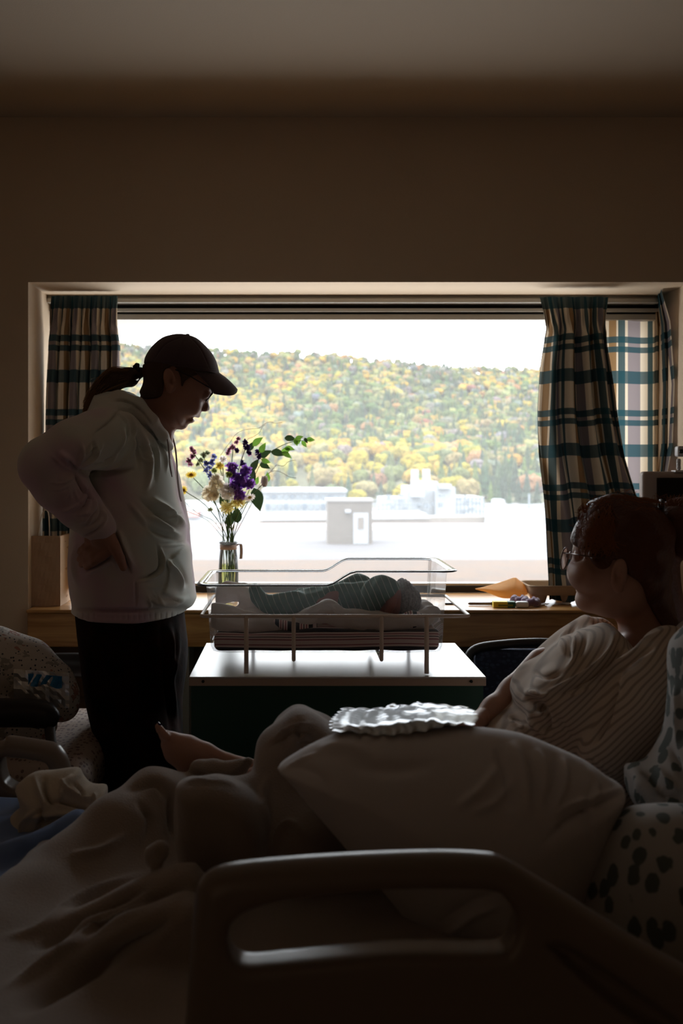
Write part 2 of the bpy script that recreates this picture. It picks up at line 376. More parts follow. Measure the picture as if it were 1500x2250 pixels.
M_glassd = mat('dark_glazing', (0.08, 0.1, 0.125), .25)
M_pale = mat('pale_roofing', (0.3, 0.305, 0.315), .8, var=.1, vscale=.3)
M_pink = mat('pinkish_roofing', (0.225, 0.145, 0.14), .8, col2=(0.25, 0.22, 0.22), vscale=.15)
# parapets
tag(bxp(MB(), -800, 1166, 2300, 1173, 80.5, .6).build('parapet', M_pale, smooth=False), 'long pale parapet along the far edge of the gravel roof', 'parapet')
tag(bxp(MB(), -300, 1157, 2200, 1166, 84, 5).build('low_roof', M_pink, smooth=False), 'flat pinkish roof just beyond the pale parapet', 'roof')
# stair shed
Ys = 66.0; sh = empty('roof_shed', 'taupe corrugated stair shed with a glazed door standing on the gravel roof', 'shed', loc=(xat(767, Ys), Ys, ZR))
def rel(o, par):
    o.parent = par; o.matrix_parent_inverse = Matrix.Translation(par.location).inverted(); return o
b_ = MB(); bxp(b_, 719, 1101, 818, 1195.5, Ys, 3.0)
for i in range(26): x = xat(720.5 + i * 3.75, Ys); b_.box((x, Ys - .04, ZR), (x + .055, Ys, yat(1103, Ys)))
rel(b_.build('wall_shell', M_tan, smooth=False), sh)
rel(bxp(MB(), 716, 1097, 820, 1102, Ys - .12, 3.2).build('roof_cap', mat('grey_flashing', (0.2, 0.19, 0.18), .5), smooth=False), sh)
dd = rel(bxp(MB(), 776, 1127, 809, 1195, Ys - .1, .1).build('door', M_white, smooth=False), sh)
rel(bxp(MB(), 786, 1137, 799, 1163, Ys - .14, .05).build('door_window', M_tan, smooth=False), dd)
rel(bxp(MB(), 758, 1120, 771, 1128, Ys - .35, .35, .05).build('wall_lamp', M_white), sh)
# long low taupe building
Yb = 92.0; lb = MB(); lb.prism([(xat(524, Yb), yat(1171, Yb)), (xat(575, Yb), yat(1143, Yb)), (xat(1066, Yb), yat(1136, Yb)), (xat(1066, Yb), yat(1171, Yb))], Yb, Yb + 5)
o = lb.build('low_building', M_tan, smooth=False); tag(o, 'long low taupe building with a pale roof behind the stair shed', 'building')
tp = MB(); tp.prism([(xat(574, Yb), yat(1143, Yb)), (xat(600, Yb), yat(1131, Yb)), (xat(935, Yb), yat(1128, Yb)), (xat(945, Yb), yat(1139, Yb))], Yb - .3, Yb + 5.5)
tp.build('roof_sheet', M_pale, o, smooth=False)
for x in (666, 711): bxp(MB(), x, 1157, x + (16 if x < 700 else 6), 1172, Yb - .5, .5).build('window_unit', M_white, o, smooth=False)
# white office block
Yo = 125.0; o = MB(); bxp(o, 578, 1080, 760, 1134, Yo, 14); bxp(o, 575, 1076, 763, 1082, Yo - .5, 15); bxp(o, 615, 1072, 660, 1078, Yo + 3, 6); bxp(o, 681, 1073, 702, 1078, Yo + 3, 5)
o = tag(o.build('office_block', M_white, smooth=False), 'white two storey block with rows of windows left of the stair shed', 'building')
for ry in (1088, 1107):
    for i in range(13):
        x = 583 + i * 13.6
        bxp(MB(), x, ry, x + 9, ry + (7 if ry < 1100 else 12), Yo - .25, .3).build('window_unit', M_grey if (i * 7 + ry) % 3 else M_glassd, o, smooth=False)
# left: pale roofs
o = MB(); bxp(o, 395, 1118, 470, 1150, 112, 10); bxp(o, 360, 1104, 455, 1122, 125, 8); tag(o.build('low_roof', M_white, smooth=False), 'pale flat roofed building at the far left of the view', 'building')
tag(bxp(MB(), 400, 1126, 436, 1136, 110, 3).build('awning', mat('faded_red', (0.375, 0.175, 0.16), .7), smooth=False), 'small faded red roof at the far left of the view', 'roof')
tag(bxp(MB(), 380, 1150, 470, 1163, 90, 4).build('roof_unit', M_tan, smooth=False), 'low taupe rooftop box at the left behind the man', 'rooftop unit')
# industrial plant
Yp = 112.0; rn = random.Random(3); pl = empty('boiler_plant', 'white industrial plant with twin stacks and pipework below the trees', 'industrial plant', loc=(xat(940, Yp), Yp, -10.5))
b_ = MB()
for (x0, y0, x1, y1, D, oy) in [(893, 1068, 922, 1136, 6, 0), (918, 1058, 962, 1136, 7, 2), (955, 1070, 1000, 1136, 8, 1), (1000, 1092, 1062, 1136, 8, 3), (840, 1094, 895, 1136, 8, 2), (905, 1078, 932, 1092, 2, -2), (965, 1064, 992, 1074, 3, 0), (940, 1066, 958, 1078, 2, -2)]:
    bxp(b_, x0, y0, x1, y1, Yp + oy, D)
rel(b_.build('housing', M_white, smooth=False), pl)
for (x, y0) in ((911, 1032), (936, 1031)):
    b_ = MB(); X = xat(x, Yp + 4); r = 8.2 * Yp / F; b_.lathe([(r * 1.1, -10), (r * 1.1, yat(y0 + 22, Yp)), (r, yat(y0 + 21, Yp)), (r, yat(y0, Yp)), (r * .8, yat(y0, Yp)), (r * .8, yat(y0 + 6, Yp))], (X, Yp + 4, 0), 20)
    rel(b_.build('stack', M_white, smooth=True), pl)
b_ = MB()
for i in range(9): x = 822 + i * 9; b_.box((xat(x, Yp - 4), Yp - 4, -8), (xat(x + 1.6, Yp - 4), Yp - 3.8, yat(1096 + rn.random() * 18, Yp)))
for yy in (1098, 1108, 1120, 1128): bxp(b_, 815, yy, 898 + rn.random() * 30, yy + 2, Yp - 4, .3)
rel(b_.build('pipework', M_grey, smooth=False), pl); b_ = MB()
for i in range(8): x = 1003 + i * 8.5; bxp(b_, x, 1094 - rn.random() * 3, x + 1.5, 1160, Yp - 14, .3)
for yy in (1095, 1107, 1122): bxp(b_, 1003, yy, 1064, yy + 2.2, Yp - 14, .3)
rel(b_.build('pipework', M_grey, smooth=False), pl)
b_ = MB()
for i in range(26):
    b_ = MB(); x = 845 + rn.random() * 200; y = 1085 + rn.random() * 35; w_ = 3 + rn.random() * 9; bxp(b_, x, y, x + w_, y + 3 + rn.random() * 8, Yp - 1 - rn.random() * 3, .6); rel(b_.build('duct', M_grey, smooth=False), pl)
b_ = MB(); Yq = 94; bxp(b_, 1087, 1097, 1110, 1166, Yq, 2, .2); tag(b_.build('vent_tower', M_white), 'square white vent tower at the right of the view', 'vent')
q = MB(); q.tube([P(1070, 1160, Yq - 3), P(1078, 1145, Yq - 3), P(1092, 1128, Yq - 3)], [.35, .6, .5], 12); tag(q.build('air_duct', M_white), 'tilted white duct leaning at the foot of the white vent tower', 'duct')
tag(bxp(MB(), 1161, 1085, 1164, 1160, 95, .2).build('mast', M_grey, smooth=False), 'thin grey mast at the right edge of the glass', 'mast')
# ---------------------------------------------------------------- the hillside
YA, YB = 330.0, 1150.0
rx = [-400, 100, 262, 480, 600, 700, 800, 900, 1000, 1100, 1200, 1500, 2200]; ry = [742, 752, 766, 776, 784, 788, 800, 808, 814, 820, 822, 830, 845]
def hill_z(x, Y):
    Yc = np.clip(Y, YA, YB); px = VX + x * F / Yc; top = np.interp(px, rx, ry); t = (Yc - YA) / (YB - YA)
    row = 1118 - (1118 - top) * t ** .72
    z = CH + (VY - row) * Yc / F; z = np.where(Y > YB, z - (Y - YB) * .5, z); return z + 2.0 * np.sin(x * .021 + 1) * np.sin(Y * .017)
hb = MB(); nx, ny = 70, 60
hb.grid(lambda u, v: (lambda Y: ((u * 1.6 - .8) * Y, Y, float(hill_z((u * 1.6 - .8) * Y, Y)) if Y > YA else -10.4))(300 + v * 950), nx, ny)
struct('hill', hb, mat('forest_floor', (0.1, 0.095, 0.05), .95, var=.4, vscale=.05), smooth=True)
M_leaf = bpy.data.materials.new('autumn_foliage'); M_leaf.use_nodes = True
def leafmat(m):
    n = m.node_tree; b = n.nodes['Principled BSDF']; a = n.nodes.new('ShaderNodeAttribute'); a.attribute_name = 'tint'
    g = n.nodes.new('ShaderNodeNewGeometry'); ns = n.nodes.new('ShaderNodeTexNoise'); ns.inputs['Scale'].default_value = .9; ns.inputs['Detail'].default_value = 3
    rp = n.nodes.new('ShaderNodeValToRGB'); rp.color_ramp.elements[0].position = .38; rp.color_ramp.elements[0].color = (.55, .6, .5, 1); rp.color_ramp.elements[1].position = .6; rp.color_ramp.elements[1].color = (1.1, 1.1, 1.1, 1)
    mx = n.nodes.new('ShaderNodeMix'); mx.data_type = 'RGBA'; mx.blend_type = 'MULTIPLY'; mx.inputs[0].default_value = 1
    n.links.new(g.outputs['Position'], ns.inputs['Vector']); n.links.new(ns.outputs[0], rp.inputs[0]); n.links.new(a.outputs['Color'], mx.inputs[6]); n.links.new(rp.outputs[0], mx.inputs[7]); n.links.new(mx.outputs[2], b.inputs['Base Color'])
    b.inputs['Roughness'].default_value = .9; b.inputs['Specular IOR Level'].default_value = .1
leafmat(M_leaf)
M_bark = mat('grey_bark', (0.125, 0.1, 0.08), .9)
def crown_verts(kind, rn):
    """unit tree: height 1"""
    mb = MB()
    if kind == 'conifer':
        z = .12
        for i in range(4):
            r = .20 * (1 - i * .2); h = .34; k = 7
            vs = [(r * math.cos(a + i), r * math.sin(a + i), z + rn.uniform(-.03, .03)) for a in [2 * math.pi * j / k for j in range(k)]] + [(0, 0, z + h)]
            mb.add(vs, [(j, (j + 1) % k, k) for j in range(k)]); z += .19
    else:
        for i in range(5):
            a = rn.random() * 6.28; d = .19 * (i > 0); c = (d * math.cos(a), d * math.sin(a), .60 + rn.uniform(-.2, .17) * (i > 0)); r = rn.uniform(.19, .27) if i else .3
            b0 = len(mb.v); mb.ico(c, r, 2 if i == 0 else 1, sc=(1, 1, 1.05))
            for j in range(b0, len(mb.v)):
                q = mb.v[j]; s_ = 1 + rn.uniform(-.13, .13); mb.v[j] = tuple(c[t] + (q[t] - c[t]) * s_ for t in range(3))
    return np.array(mb.v), mb.f
rnt = random.Random(11)
VAR = {'conifer': [crown_verts('conifer', rnt) for _ in range(5)], 'leafy': [crown_verts('leafy', rnt) for _ in range(7)]}
PAL = {'yellow': [(0.28, 0.19, 0.028), (0.3, 0.22, 0.04), (0.25, 0.17, 0.025), (0.31, 0.2, 0.035)], 'gold': [(0.23, 0.19, 0.08), (0.2, 0.18, 0.085)], 'green': [(0.105, 0.12, 0.045), (0.085, 0.11, 0.045), (0.13, 0.135, 0.055)],
       'dark': [(0.052, 0.075, 0.043), (0.065, 0.085, 0.05), (0.06, 0.075, 0.055)], 'orange': [(0.25, 0.125, 0.05), (0.24, 0.15, 0.065)], 'red': [(0.21, 0.09, 0.065)], 'grey': [(0.165, 0.155, 0.14), (0.14, 0.135, 0.125)]}
def make_tree(Y, px):
    x = xat(px, Y); row = float(VY - (hill_z(x, Y) - CH) * F / Y)
    # stands of one kind: yellow belts low down and in the upper middle, evergreen elsewhere
    s1 = math.sin(px * .013 + row * .021) + math.sin(px * .031 - row * .017 + 2) * .8 + rnt.uniform(-1.1, 1.1)
    w = {'yellow': .8 + s1, 'gold': .5 + .3 * s1, 'green': 1.5, 'dark': 2.1 - s1 * .6, 'orange': .16 + .08 * s1, 'red': .04, 'grey': .4}
    if row > 1000 and px < 1040: w['yellow'] += 4.5; w['gold'] += 1; w['dark'] *= .25
    if row < 830: w['yellow'] *= .35; w['dark'] += 1.0; w['grey'] += .5; w['gold'] += .4; w['orange'] += .25
    if 880 < row < 1000 and px > 620: w['dark'] += 1.2; w['green'] += 1.2; w['yellow'] *= .35
    if px < 620 and 800 < row < 1000: w['yellow'] += 1.3
    ks = list(w); kk = rnt.choices(ks, [max(w[q], .02) for q in ks])[0]
    kind = 'conifer' if kk == 'dark' or (kk == 'green' and rnt.random() < .35) else 'leafy'
    H = rnt.uniform(6.5, 12.5) * (1.1 if kind == 'conifer' else .95); c = rnt.choice(PAL[kk]); c = tuple(q * rnt.uniform(.62, .86) for q in c)
    return (Y, x, float(hill_z(x, Y)) - .6, H, kind, kk, c, rnt.random() * 6.28, rnt.randrange(5), px)
NEARY = 455.0; near = []
for i in range(9000):
    Y = YA + 4 + (NEARY - YA - 12) * rnt.random() ** 1.3; t = make_tree(Y, rnt.uniform(262, 1196)); r = t[3] * (.54 if t[4] == 'leafy' else .22)
    if all((t[0] - q[0]) ** 2 + (t[1] - q[1]) ** 2 > (r + q[3] * (.54 if q[4] == 'leafy' else .22)) ** 2 for q in near): near.append(t)
    if len(near) >= 290: break
trees = []
for i in range(7600): trees.append(make_tree(NEARY + (YB - NEARY) * rnt.random() ** .85, rnt.uniform(170, 1300)))
def tint_mesh(name, V, Fc, C):
    me = bpy.data.meshes.new(name); nv = len(V); lens = np.array([len(f) for f in Fc], np.int32) if not isinstance(Fc, np.ndarray) else None
    me.from_pydata(V.tolist() if isinstance(V, np.ndarray) else V, [], Fc.tolist() if isinstance(Fc, np.ndarray) else Fc)
    at = me.attributes.new('tint', 'FLOAT_COLOR', 'POINT'); at.data.foreach_set('color', np.hstack([C, np.ones((nv, 1))]).astype(np.float32).ravel()); return me
# the 300 nearest are trees of their own
NAMES = {'yellow': 'golden yellow autumn tree', 'gold': 'pale gold autumn tree', 'green': 'green leafy tree', 'dark': 'dark green conifer', 'orange': 'orange autumn tree', 'red': 'reddish autumn tree', 'grey': 'bare greyish tree'}
cache = {}
tk = MB().tube([(0, 0, -.1), (0, 0, .5)], [.025, .015], 6); trunk_me = None
for (Y, x, z, H, kind, kk, c, a, vi, px) in near:
    key = (kind, kk, vi)
    if key not in cache:
        V, Fc = VAR[kind][vi % len(VAR[kind])]; cache[key] = tint_mesh('tree', V, Fc, np.tile(c, (len(V), 1))); cache[key].materials.append(M_leaf)
    o = bpy.data.objects.new('tree', cache[key]); COL.objects.link(o); o.location = (x, Y, z); o.scale = (H * (1.15 if kind == 'leafy' else 1), H * (1.15 if kind == 'leafy' else 1), H); o.rotation_euler = (0, 0, a)
    if trunk_me is None: t_ = tk.build('trunk', M_bark, o); trunk_me = t_.data
    else:
        t_ = bpy.data.objects.new('trunk', trunk_me); COL.objects.link(t_); t_.parent = o
    size = ('small ' if H < 9 else 'tall '); row = 'front row' if Y < 372 else 'second row' if Y < 412 else 'rows further up'
    where = 'left of the white office block' if px < 572 else 'above the white office block' if px < 715 else 'above the stair shed' if px < 830 else 'above the industrial plant' if px < 1010 else 'right of the industrial plant'
    if kk == 'green' and kind == 'conifer': nm = 'light green conifer'
    else: nm = NAMES[kk]
    tag(o, size + nm + ' in the ' + row + ', ' + where, 'tree', size + nm + 's, ' + row + ', ' + where)
VV = []; FF = []; CC = []; base = 0
for (Y, x, z, H, kind, kk, c, a, vi, px) in trees:
    V, Fc = VAR[kind][vi % len(VAR[kind])]; s = H * (1.15 if kind == 'leafy' else 1); ca, sa = math.cos(a), math.sin(a)
    VV.append(np.stack([x + s * (V[:, 0] * ca - V[:, 1] * sa), Y + s * (V[:, 0] * sa + V[:, 1] * ca), z + H * V[:, 2]], 1)); FF += [tuple(i + base for i in f) for f in Fc]; CC.append(np.tile(c, (len(V), 1))); base += len(V)
me = tint_mesh('forest', np.vstack(VV), FF, np.vstack(CC))
tag(link('forest', me, M_leaf, smooth=False), 'dense autumn forest covering the hillside up to the skyline', 'forest', kind='stuff')
# ---------------------------------------------------------------- curtains
def plaid(name, trans=.38):
    m = bpy.data.materials.new(name); m.use_nodes = True; n = m.node_tree; b = n.nodes['Principled BSDF']; L = n.links.new
    uv = n.nodes.new('ShaderNodeUVMap'); uv.uv_map = 'UVMap'; s = n.nodes.new('ShaderNodeSeparateXYZ'); L(uv.outputs[0], s.inputs[0])
    def frac(sock, per, off=0):
        a = n.nodes.new('ShaderNodeMath'); a.operation = 'MULTIPLY_ADD'; a.inputs[1].default_value = 1 / per; a.inputs[2].default_value = off; L(sock, a.inputs[0])
        f = n.nodes.new('ShaderNodeMath'); f.operation = 'FRACT'; L(a.outputs[0], f.inputs[0]); return f.outputs[0]
    def ramp(sock, st):
        r = n.nodes.new('ShaderNodeValToRGB'); r.color_ramp.interpolation = 'CONSTANT'; el = r.color_ramp.elements
        while len(el) < len(st): el.new(.5)
        for e, (p, c) in zip(el, st): e.position = p; e.color = rgb(c)
        L(sock, r.inputs[0]); return r.outputs[0]
    cream, teal, tan, mauve, tg = (.66, .55, .41), (.018, .065, .080), (.27, .16, .075), (.24, .20, .20), (.07, .10, .10)
    v = ramp(frac(s.outputs[0], .30), [(0, tg), (.09, cream), (.28, tan), (.42, cream), (.45, tg), (.58, cream), (.63, mauve), (.86, cream)])
    h = ramp(frac(s.outputs[1], .268), [(0, (1, 1, 1)), (.17, (0, 0, 0)), (.53, (1, 1, 1)), (.615, (0, 0, 0)), (.665, (1, 1, 1)), (.745, (0, 0, 0))])
    mk = n.nodes.new('ShaderNodeMath'); mk.operation = 'MULTIPLY'; mk.inputs[1].default_value = .88; L(h, mk.inputs[0])
    mx = n.nodes.new('ShaderNodeMix'); mx.data_type = 'RGBA'; L(mk.outputs[0], mx.inputs[0]); L(v, mx.inputs[6]); mx.inputs[7].default_value = rgb(teal)
    L(mx.outputs[2], b.inputs['Base Color']); b.inputs['Roughness'].default_value = .9; b.inputs['Specular IOR Level'].default_value = .15
    tr = n.nodes.new('ShaderNodeBsdfTranslucent'); L(mx.outputs[2], tr.inputs[0]); ms = n.nodes.new('ShaderNodeMixShader'); ms.inputs[0].default_value = trans
    L(b.outputs[0], ms.inputs[1]); L(tr.outputs[0], ms.inputs[2]); L(ms.outputs[0], n.nodes['Material Output'].inputs[0])
    wv = n.nodes.new('ShaderNodeTexNoise'); wv.inputs['Scale'].default_value = 700; bp = n.nodes.new('ShaderNodeBump'); bp.inputs['Strength'].default_value = .15; L(uv.outputs[0], wv.inputs[0]); L(wv.outputs[0], bp.inputs[2]); L(bp.outputs[0], b.inputs['Normal'])
    return m
M_plaid = plaid('lined_plaid_cotton', .02); M_plaid2 = plaid('plaid_cotton', .60)
def curtain(name, label, rows, folds, cloth, Y0, amp, uoff=0.0, seed=0, group=None, nu=150, nv=70, pos=None, sag=0.0, m=None):
    """rows: (py, px_left, px_right)"""
    r = np.array(rows, float); rn = random.Random(seed); ph = [rn.random() * 6.28 for _ in range(6)]
    y0, y1 = r[0, 0], r[-1, 0]; mb = MB(); uv = []
    for j in range(nv + 1):
        v = j / nv; py = y0 + (y1 - y0) * v; a = np.interp(py, r[:, 0], r[:, 1]); b = np.interp(py, r[:, 0], r[:, 2]); hd = min(1, v / .12)
        for i in range(nu + 1):
            u = i / nu; w = u + .012 * math.sin(5 * v + ph[0] + 7 * u) * hd
            A = amp * (.35 + .65 * hd)
            ang = 2 * math.pi * folds * (w + .03 * math.sin(2 * v * 3 + ph[1]) * hd)
            pl = math.sin(ang) + .35 * math.sin(2 * ang + ph[2] + v) * hd + .3 * math.sin(.5 * ang + ph[3])
            if v < .12: pl = pl * .6 + .5 * math.sin(ang * 3) * (1 - abs(v / .06 - 1)) 
            pinch = .25 * math.exp(-((v - .115) / .02) ** 2) * math.sin(ang * 1.0 + 1.2)
            x = a + (b - a) * (u + .22 / folds * math.cos(ang) * (.3 + .7 * hd) / 2); Y = Y0 + A * (pl + pinch * 2)
            if pos: x, Y = pos(u, v, x, Y)
            zc = py + sag * math.sin(ang * .5) * hd
            q = P(x, 0, Y0); mb.v.append((q.x if not pos else (x - VX) * Y / F, Y, CH - (zc - VY) * Y0 / F)); uv.append((u * cloth + uoff, (py - 650) * 3.6 / F))
    for j in range(nv):
        for i in range(nu): k = j * (nu + 1) + i; mb.f.append((k, k + 1, k + nu + 2, k + nu + 1))
    o = mb.build(name, m or M_plaid, uvf=uv)
    return tag(o, label, 'curtain', group)
curtain('curtain', 'dark teal and cream plaid curtain gathered at the left end of the window', [(650, 112, 258), (715, 106, 256), (760, 101, 262), (1000, 94, 264), (1290, 95, 262)], 7, 1.05, 3.62, .022, .12, 1)
curtain('curtain', 'plaid curtain flaring towards the woman at the right of the glass', [(652, 1184, 1338), (722, 1200, 1334), (800, 1189, 1346), (900, 1183, 1360), (1000, 1183, 1380), (1085, 1188, 1404), (1200, 1193, 1432), (1318, 1199, 1450)], 4.4, .92, 3.56, .026, .02, 2, sag=3)
def cpos(u, v, x, Y):
    if u < .62: return 1286 + (1438 - 1286) * u / .62 , 3.77 + .018 * math.sin(u * 15 + v)
    t = (u - .62) / .38; w = math.sin(t * math.pi) ; e = float(np.interp(v, [0, .1, .3, .5, .7, .8, 1], [1452, 1472, 1482, 1478, 1452, 1446, 1440]))
    return 1438 + (e - 1438) * t, 3.77 - .20 * t - .02 * math.sin(t * 14 + 2 * v)
curtain('curtain', 'backlit plaid curtain panel hanging flat in the right window corner behind the flared one', [(654, 1290, 1480), (1100, 1290, 1480), (1310, 1290, 1470)], 4, .62, 3.72, .02, .255, 3, pos=cpos, m=M_plaid2)
# ---------------------------------------------------------------- bassinet cart
M_lam = mat('pale_laminate', (.62, .62, .62), .24, bump=.05, bscale=40)
M_edge = mat('maple_edging', (.50, .40, .33), .5)
M_green = mat('dark_green_panel', (.016, .075, .058), .5, bump=.05, bscale=90)
ct = empty('bassinet_cart', 'dark green cart with a pale laminate top under the bassinet', 'cart', loc=(.09, 2.5, 0))
rel(MB().box((-.247, 2.296, .7955), (.4385, 2.745, .80), .0015).build('cart_top', M_lam, smooth=False), ct)
ed = rel(MB().box((-.247, 2.296, .779), (.4385, 2.744, .7955), .001).build('cart_edge', M_edge, smooth=False), ct)
for px in (446, 1035): 
    c = P(px, 1497, 2.295); b_ = MB(); b_.lathe([(.0001, -.002), (.0034, -.002), (.0034, .003), (.0001, .003)], c, 14, Matrix.Rotation(R(90), 4, 'X')); rel(b_.build('screw_cap', M_dark), ct)
b_ = MB(); b_.box((-.243, 2.31, .09), (.4345, 2.325, .779)); b_.box((-.243, 2.325, .09), (-.228, 2.735, .779)); b_.box((.4195, 2.325, .09), (.4345, 2.735, .779)); b_.box((-.228, 2.32, .09), (.42, 2.735, .105)); b_.box((-.228, 2.725, .10), (.42, 2.735, .779))
rel(b_.build('cabinet_body', M_green, smooth=False), ct)
for x in (-.2, .39):
    for y in (2.35, 2.69):
        b_ = MB(); b_.lathe([(.0001, -.009), (.035, -.009), (.036, 0), (.035, .009), (.0001, .009)], (x, y, .036), 16, Matrix.Rotation(R(90), 4, 'X')); b_.box((x - .014, y - .014, .04), (x + .014, y + .014, .092)); rel(b_.build('caster', M_dark), ct)
# ---------------------------------------------------------------- bassinet tub in its wire cradle
M_acr = clear_mat('clear_acrylic', (.975, .98, .985), 1.45, veil=.03, gloss=.45, rough=.04)
M_rim = clear_mat('acrylic_edge', (.90, .92, .94), 1.5, veil=.12, gloss=2.2, rough=.1)
M_line = mat('acrylic_dark_edge', (.02, .018, .03), .15)
def rrect(x0, x1, y0, y1, r, n=10):
    pts = []
    for cx, cy, a0 in ((x1 - r, y0 + r, -90), (x1 - r, y1 - r, 0), (x0 + r, y1 - r, 90), (x0 + r, y0 + r, 180)):
        for k in range(n + 1): a = R(a0 + 90 * k / n); pts.append((cx + r * math.cos(a), cy + r * math.sin(a)))
    out = []                                           # add points on the straight runs
    for i, p in enumerate(pts):
        q = pts[(i + 1) % len(pts)]; d = math.dist(p, q); k = max(1, int(d / .012)) if i % (n + 1) == n else 1
        for t in range(k): out.append((p[0] + (q[0] - p[0]) * t / k, p[1] + (q[1] - p[1]) * t / k))
    return out
def rimz(x): 
    t = min(1, max(0, (x - .070) / .072)); t = t * t * (3 - 2 * t); return 1.0065 + .0325 * t
tub = empty('bassinet_tub', 'clear acrylic newborn bassinet tub with a stepped rim', 'bassinet', loc=(.07, 2.51, .84))
base = rrect(-.205, .352, 2.365, 2.665, .035); N = len(base); rings = []
def off(pts, cx, cy, fx, fy): return [(cx + (x - cx) * fx, cy + (y - cy) * fy) for x, y in pts]
cx, cy = .0735, 2.515
spec = [(.93, .90, 'b', .8405), (.985, .965, 'b', .843), (1.0, 1.0, 'b', .853), (1.012, 1.018, 'w', .3), (1.028, 1.045, 'w', .75), (1.038, 1.058, 'w', .985)]
mb = MB(); last = None
for fx, fy, k, h in spec:
    pts = off(base, cx, cy, fx, fy); mb.v += [(x, y, h if k == 'b' else .853 + (rimz(x) - .853) * h) for x, y in pts]
for i in range(len(spec) - 1):
    for k in range(N): mb.f.append((i * N + k, i * N + (k + 1) % N, (i + 1) * N + (k + 1) % N, (i + 1) * N + k))
mb.f.append(tuple(range(N)))
rel(mb.build('tub_shell', M_acr), tub)
mb = MB(); outer = []
for fx, fy, dz in [(1.038, 1.058, -.003), (1.045, 1.07, .0008), (1.105, 1.19, .0012), (1.110, 1.20, -.0012), (1.106, 1.19, -.0030), (1.045, 1.07, -.0042), (1.038, 1.058, -.003)]:
    mb.v += [(x, y, rimz(x) + dz) for x, y in off(base, cx, cy, fx, fy)]
for i in range(6):
    for k in range(N): mb.f.append((i * N + k, i * N + (k + 1) % N, (i + 1) * N + (k + 1) % N, (i + 1) * N + k))
rel(mb.build('tub_rim', M_rim), tub)
pts = [Vector((x, y, rimz(x) - .001)) for x, y in off(base, cx, cy, 1.111, 1.202)]
rel(MB().tube(pts, .0013, 6, closed=True).build('rim_edge', M_line), tub)
M_wire = mat('beige_wire', (.80, .70, .62), .35)
cr = empty('wire_cradle', 'beige tubular wire cradle carrying the bassinet tub on the cart', 'stand', loc=(.09, 2.5, .80))
ring = rrect(-.222, .405, 2.325, 2.70, .012, 4); zr = .936
rel(MB().tube([(x, y, zr) for x, y in ring], .0042, 8, closed=True).build('top_ring', M_wire), cr)
for px in (541, 937):
    for y in (2.325, 2.70):
        x = (px - VX) * 2.325 / F; rel(MB().tube([(x, y, zr), (x, y, .802)], .0055, 10).build('leg', M_wire), cr)
for px in (645, 838):
    x = (px - VX) * 2.325 / F; zz = .834
    rel(MB().tube(spline([(x, 2.325, zr), (x, 2.325, .87), (x, 2.328, zz + .004), (x, 2.345, zz), (x, 2.5, zz), (x, 2.68, zz), (x, 2.697, zz + .004), (x, 2.70, .87), (x, 2.70, zr)], 4), .0048, 8).build('support_loop', M_wire), cr)
# ---------------------------------------------------------------- bassinet bedding and newborn
def stripes(name, base, cols, axis, per, warp=.0, wscale=8, rough=.9, trans=0, rot=(0, 0, 0)):
    m = bpy.data.materials.new(name); m.use_nodes = True; n = m.node_tree; b = n.nodes['Principled BSDF']; L = n.links.new
    t = n.nodes.new('ShaderNodeTexCoord'); mp = n.nodes.new('ShaderNodeMapping'); mp.inputs['Rotation'].default_value = [R(q) for q in rot]; L(t.outputs['Object'], mp.inputs[0])
    s = n.nodes.new('ShaderNodeSeparateXYZ'); L(mp.outputs[0], s.inputs[0])
    ns = n.nodes.new('ShaderNodeTexNoise'); ns.inputs['Scale'].default_value = wscale; L(t.outputs['Object'], ns.inputs[0])
    a = n.nodes.new('ShaderNodeMath'); a.operation = 'MULTIPLY_ADD'; a.inputs[1].default_value = warp; L(ns.outputs[0], a.inputs[0]); L(s.outputs[axis], a.inputs[2])
    d = n.nodes.new('ShaderNodeMath'); d.operation = 'DIVIDE'; d.inputs[1].default_value = per; L(a.outputs[0], d.inputs[0]); f = n.nodes.new('ShaderNodeMath'); f.operation = 'FRACT'; L(d.outputs[0], f.inputs[0])
    r = n.nodes.new('ShaderNodeValToRGB'); r.color_ramp.interpolation = 'CONSTANT'; el = r.color_ramp.elements; st = [(0, base)] + cols
    while len(el) < len(st): el.new(.5)
    for e, (p, c) in zip(el, st): e.position = p; e.color = rgb(c)
    L(f.outputs[0], r.inputs[0]); L(r.outputs[0], b.inputs['Base Color']); b.inputs['Roughness'].default_value = rough; b.inputs['Sheen Weight'].default_value = .2
    nb = n.nodes.new('ShaderNodeTexNoise'); nb.inputs['Scale'].default_value = 300; bp = n.nodes.new('ShaderNodeBump'); bp.inputs['Strength'].default_value = .2; L(t.outputs['Object'], nb.inputs[0]); L(nb.outputs[0], bp.inputs[2]); L(bp.outputs[0], b.inputs['Normal'])
    return m
wh, pk, nv_, gr = (.88, .74, .74), (.35, .08, .11), (.03, .035, .05), (.62, .52, .52)
M_hosp = stripes('striped_flannel', wh, [(.10, pk), (.15, wh), (.24, nv_), (.28, wh), (.36, pk), (.41, wh), (.50, nv_), (.74, wh), (.84, pk), (.89, wh)], 2, .046, .012, 3, rot=(18, 0, 0))
M_hosp_x = stripes('striped_flannel_end', wh, [(.10, nv_), (.30, wh), (.36, pk), (.41, wh), (.48, nv_), (.52, wh), (.60, pk), (.65, wh), (.72, nv_), (.92, wh)], 0, .05, .01, 6)
M_flan = mat('white_flannel', (.80, .74, .70), .95, bump=.4, bscale=220, sheen=.3, trans=.30)
s = Sculpt((-.215, 2.355, .835), (.37, 2.675, .93), .004)
X, Y, Z = s.x, s.y, s.z
top = .893 + .006 * np.sin(X * 18 + .6) + .010 * (X - .07)
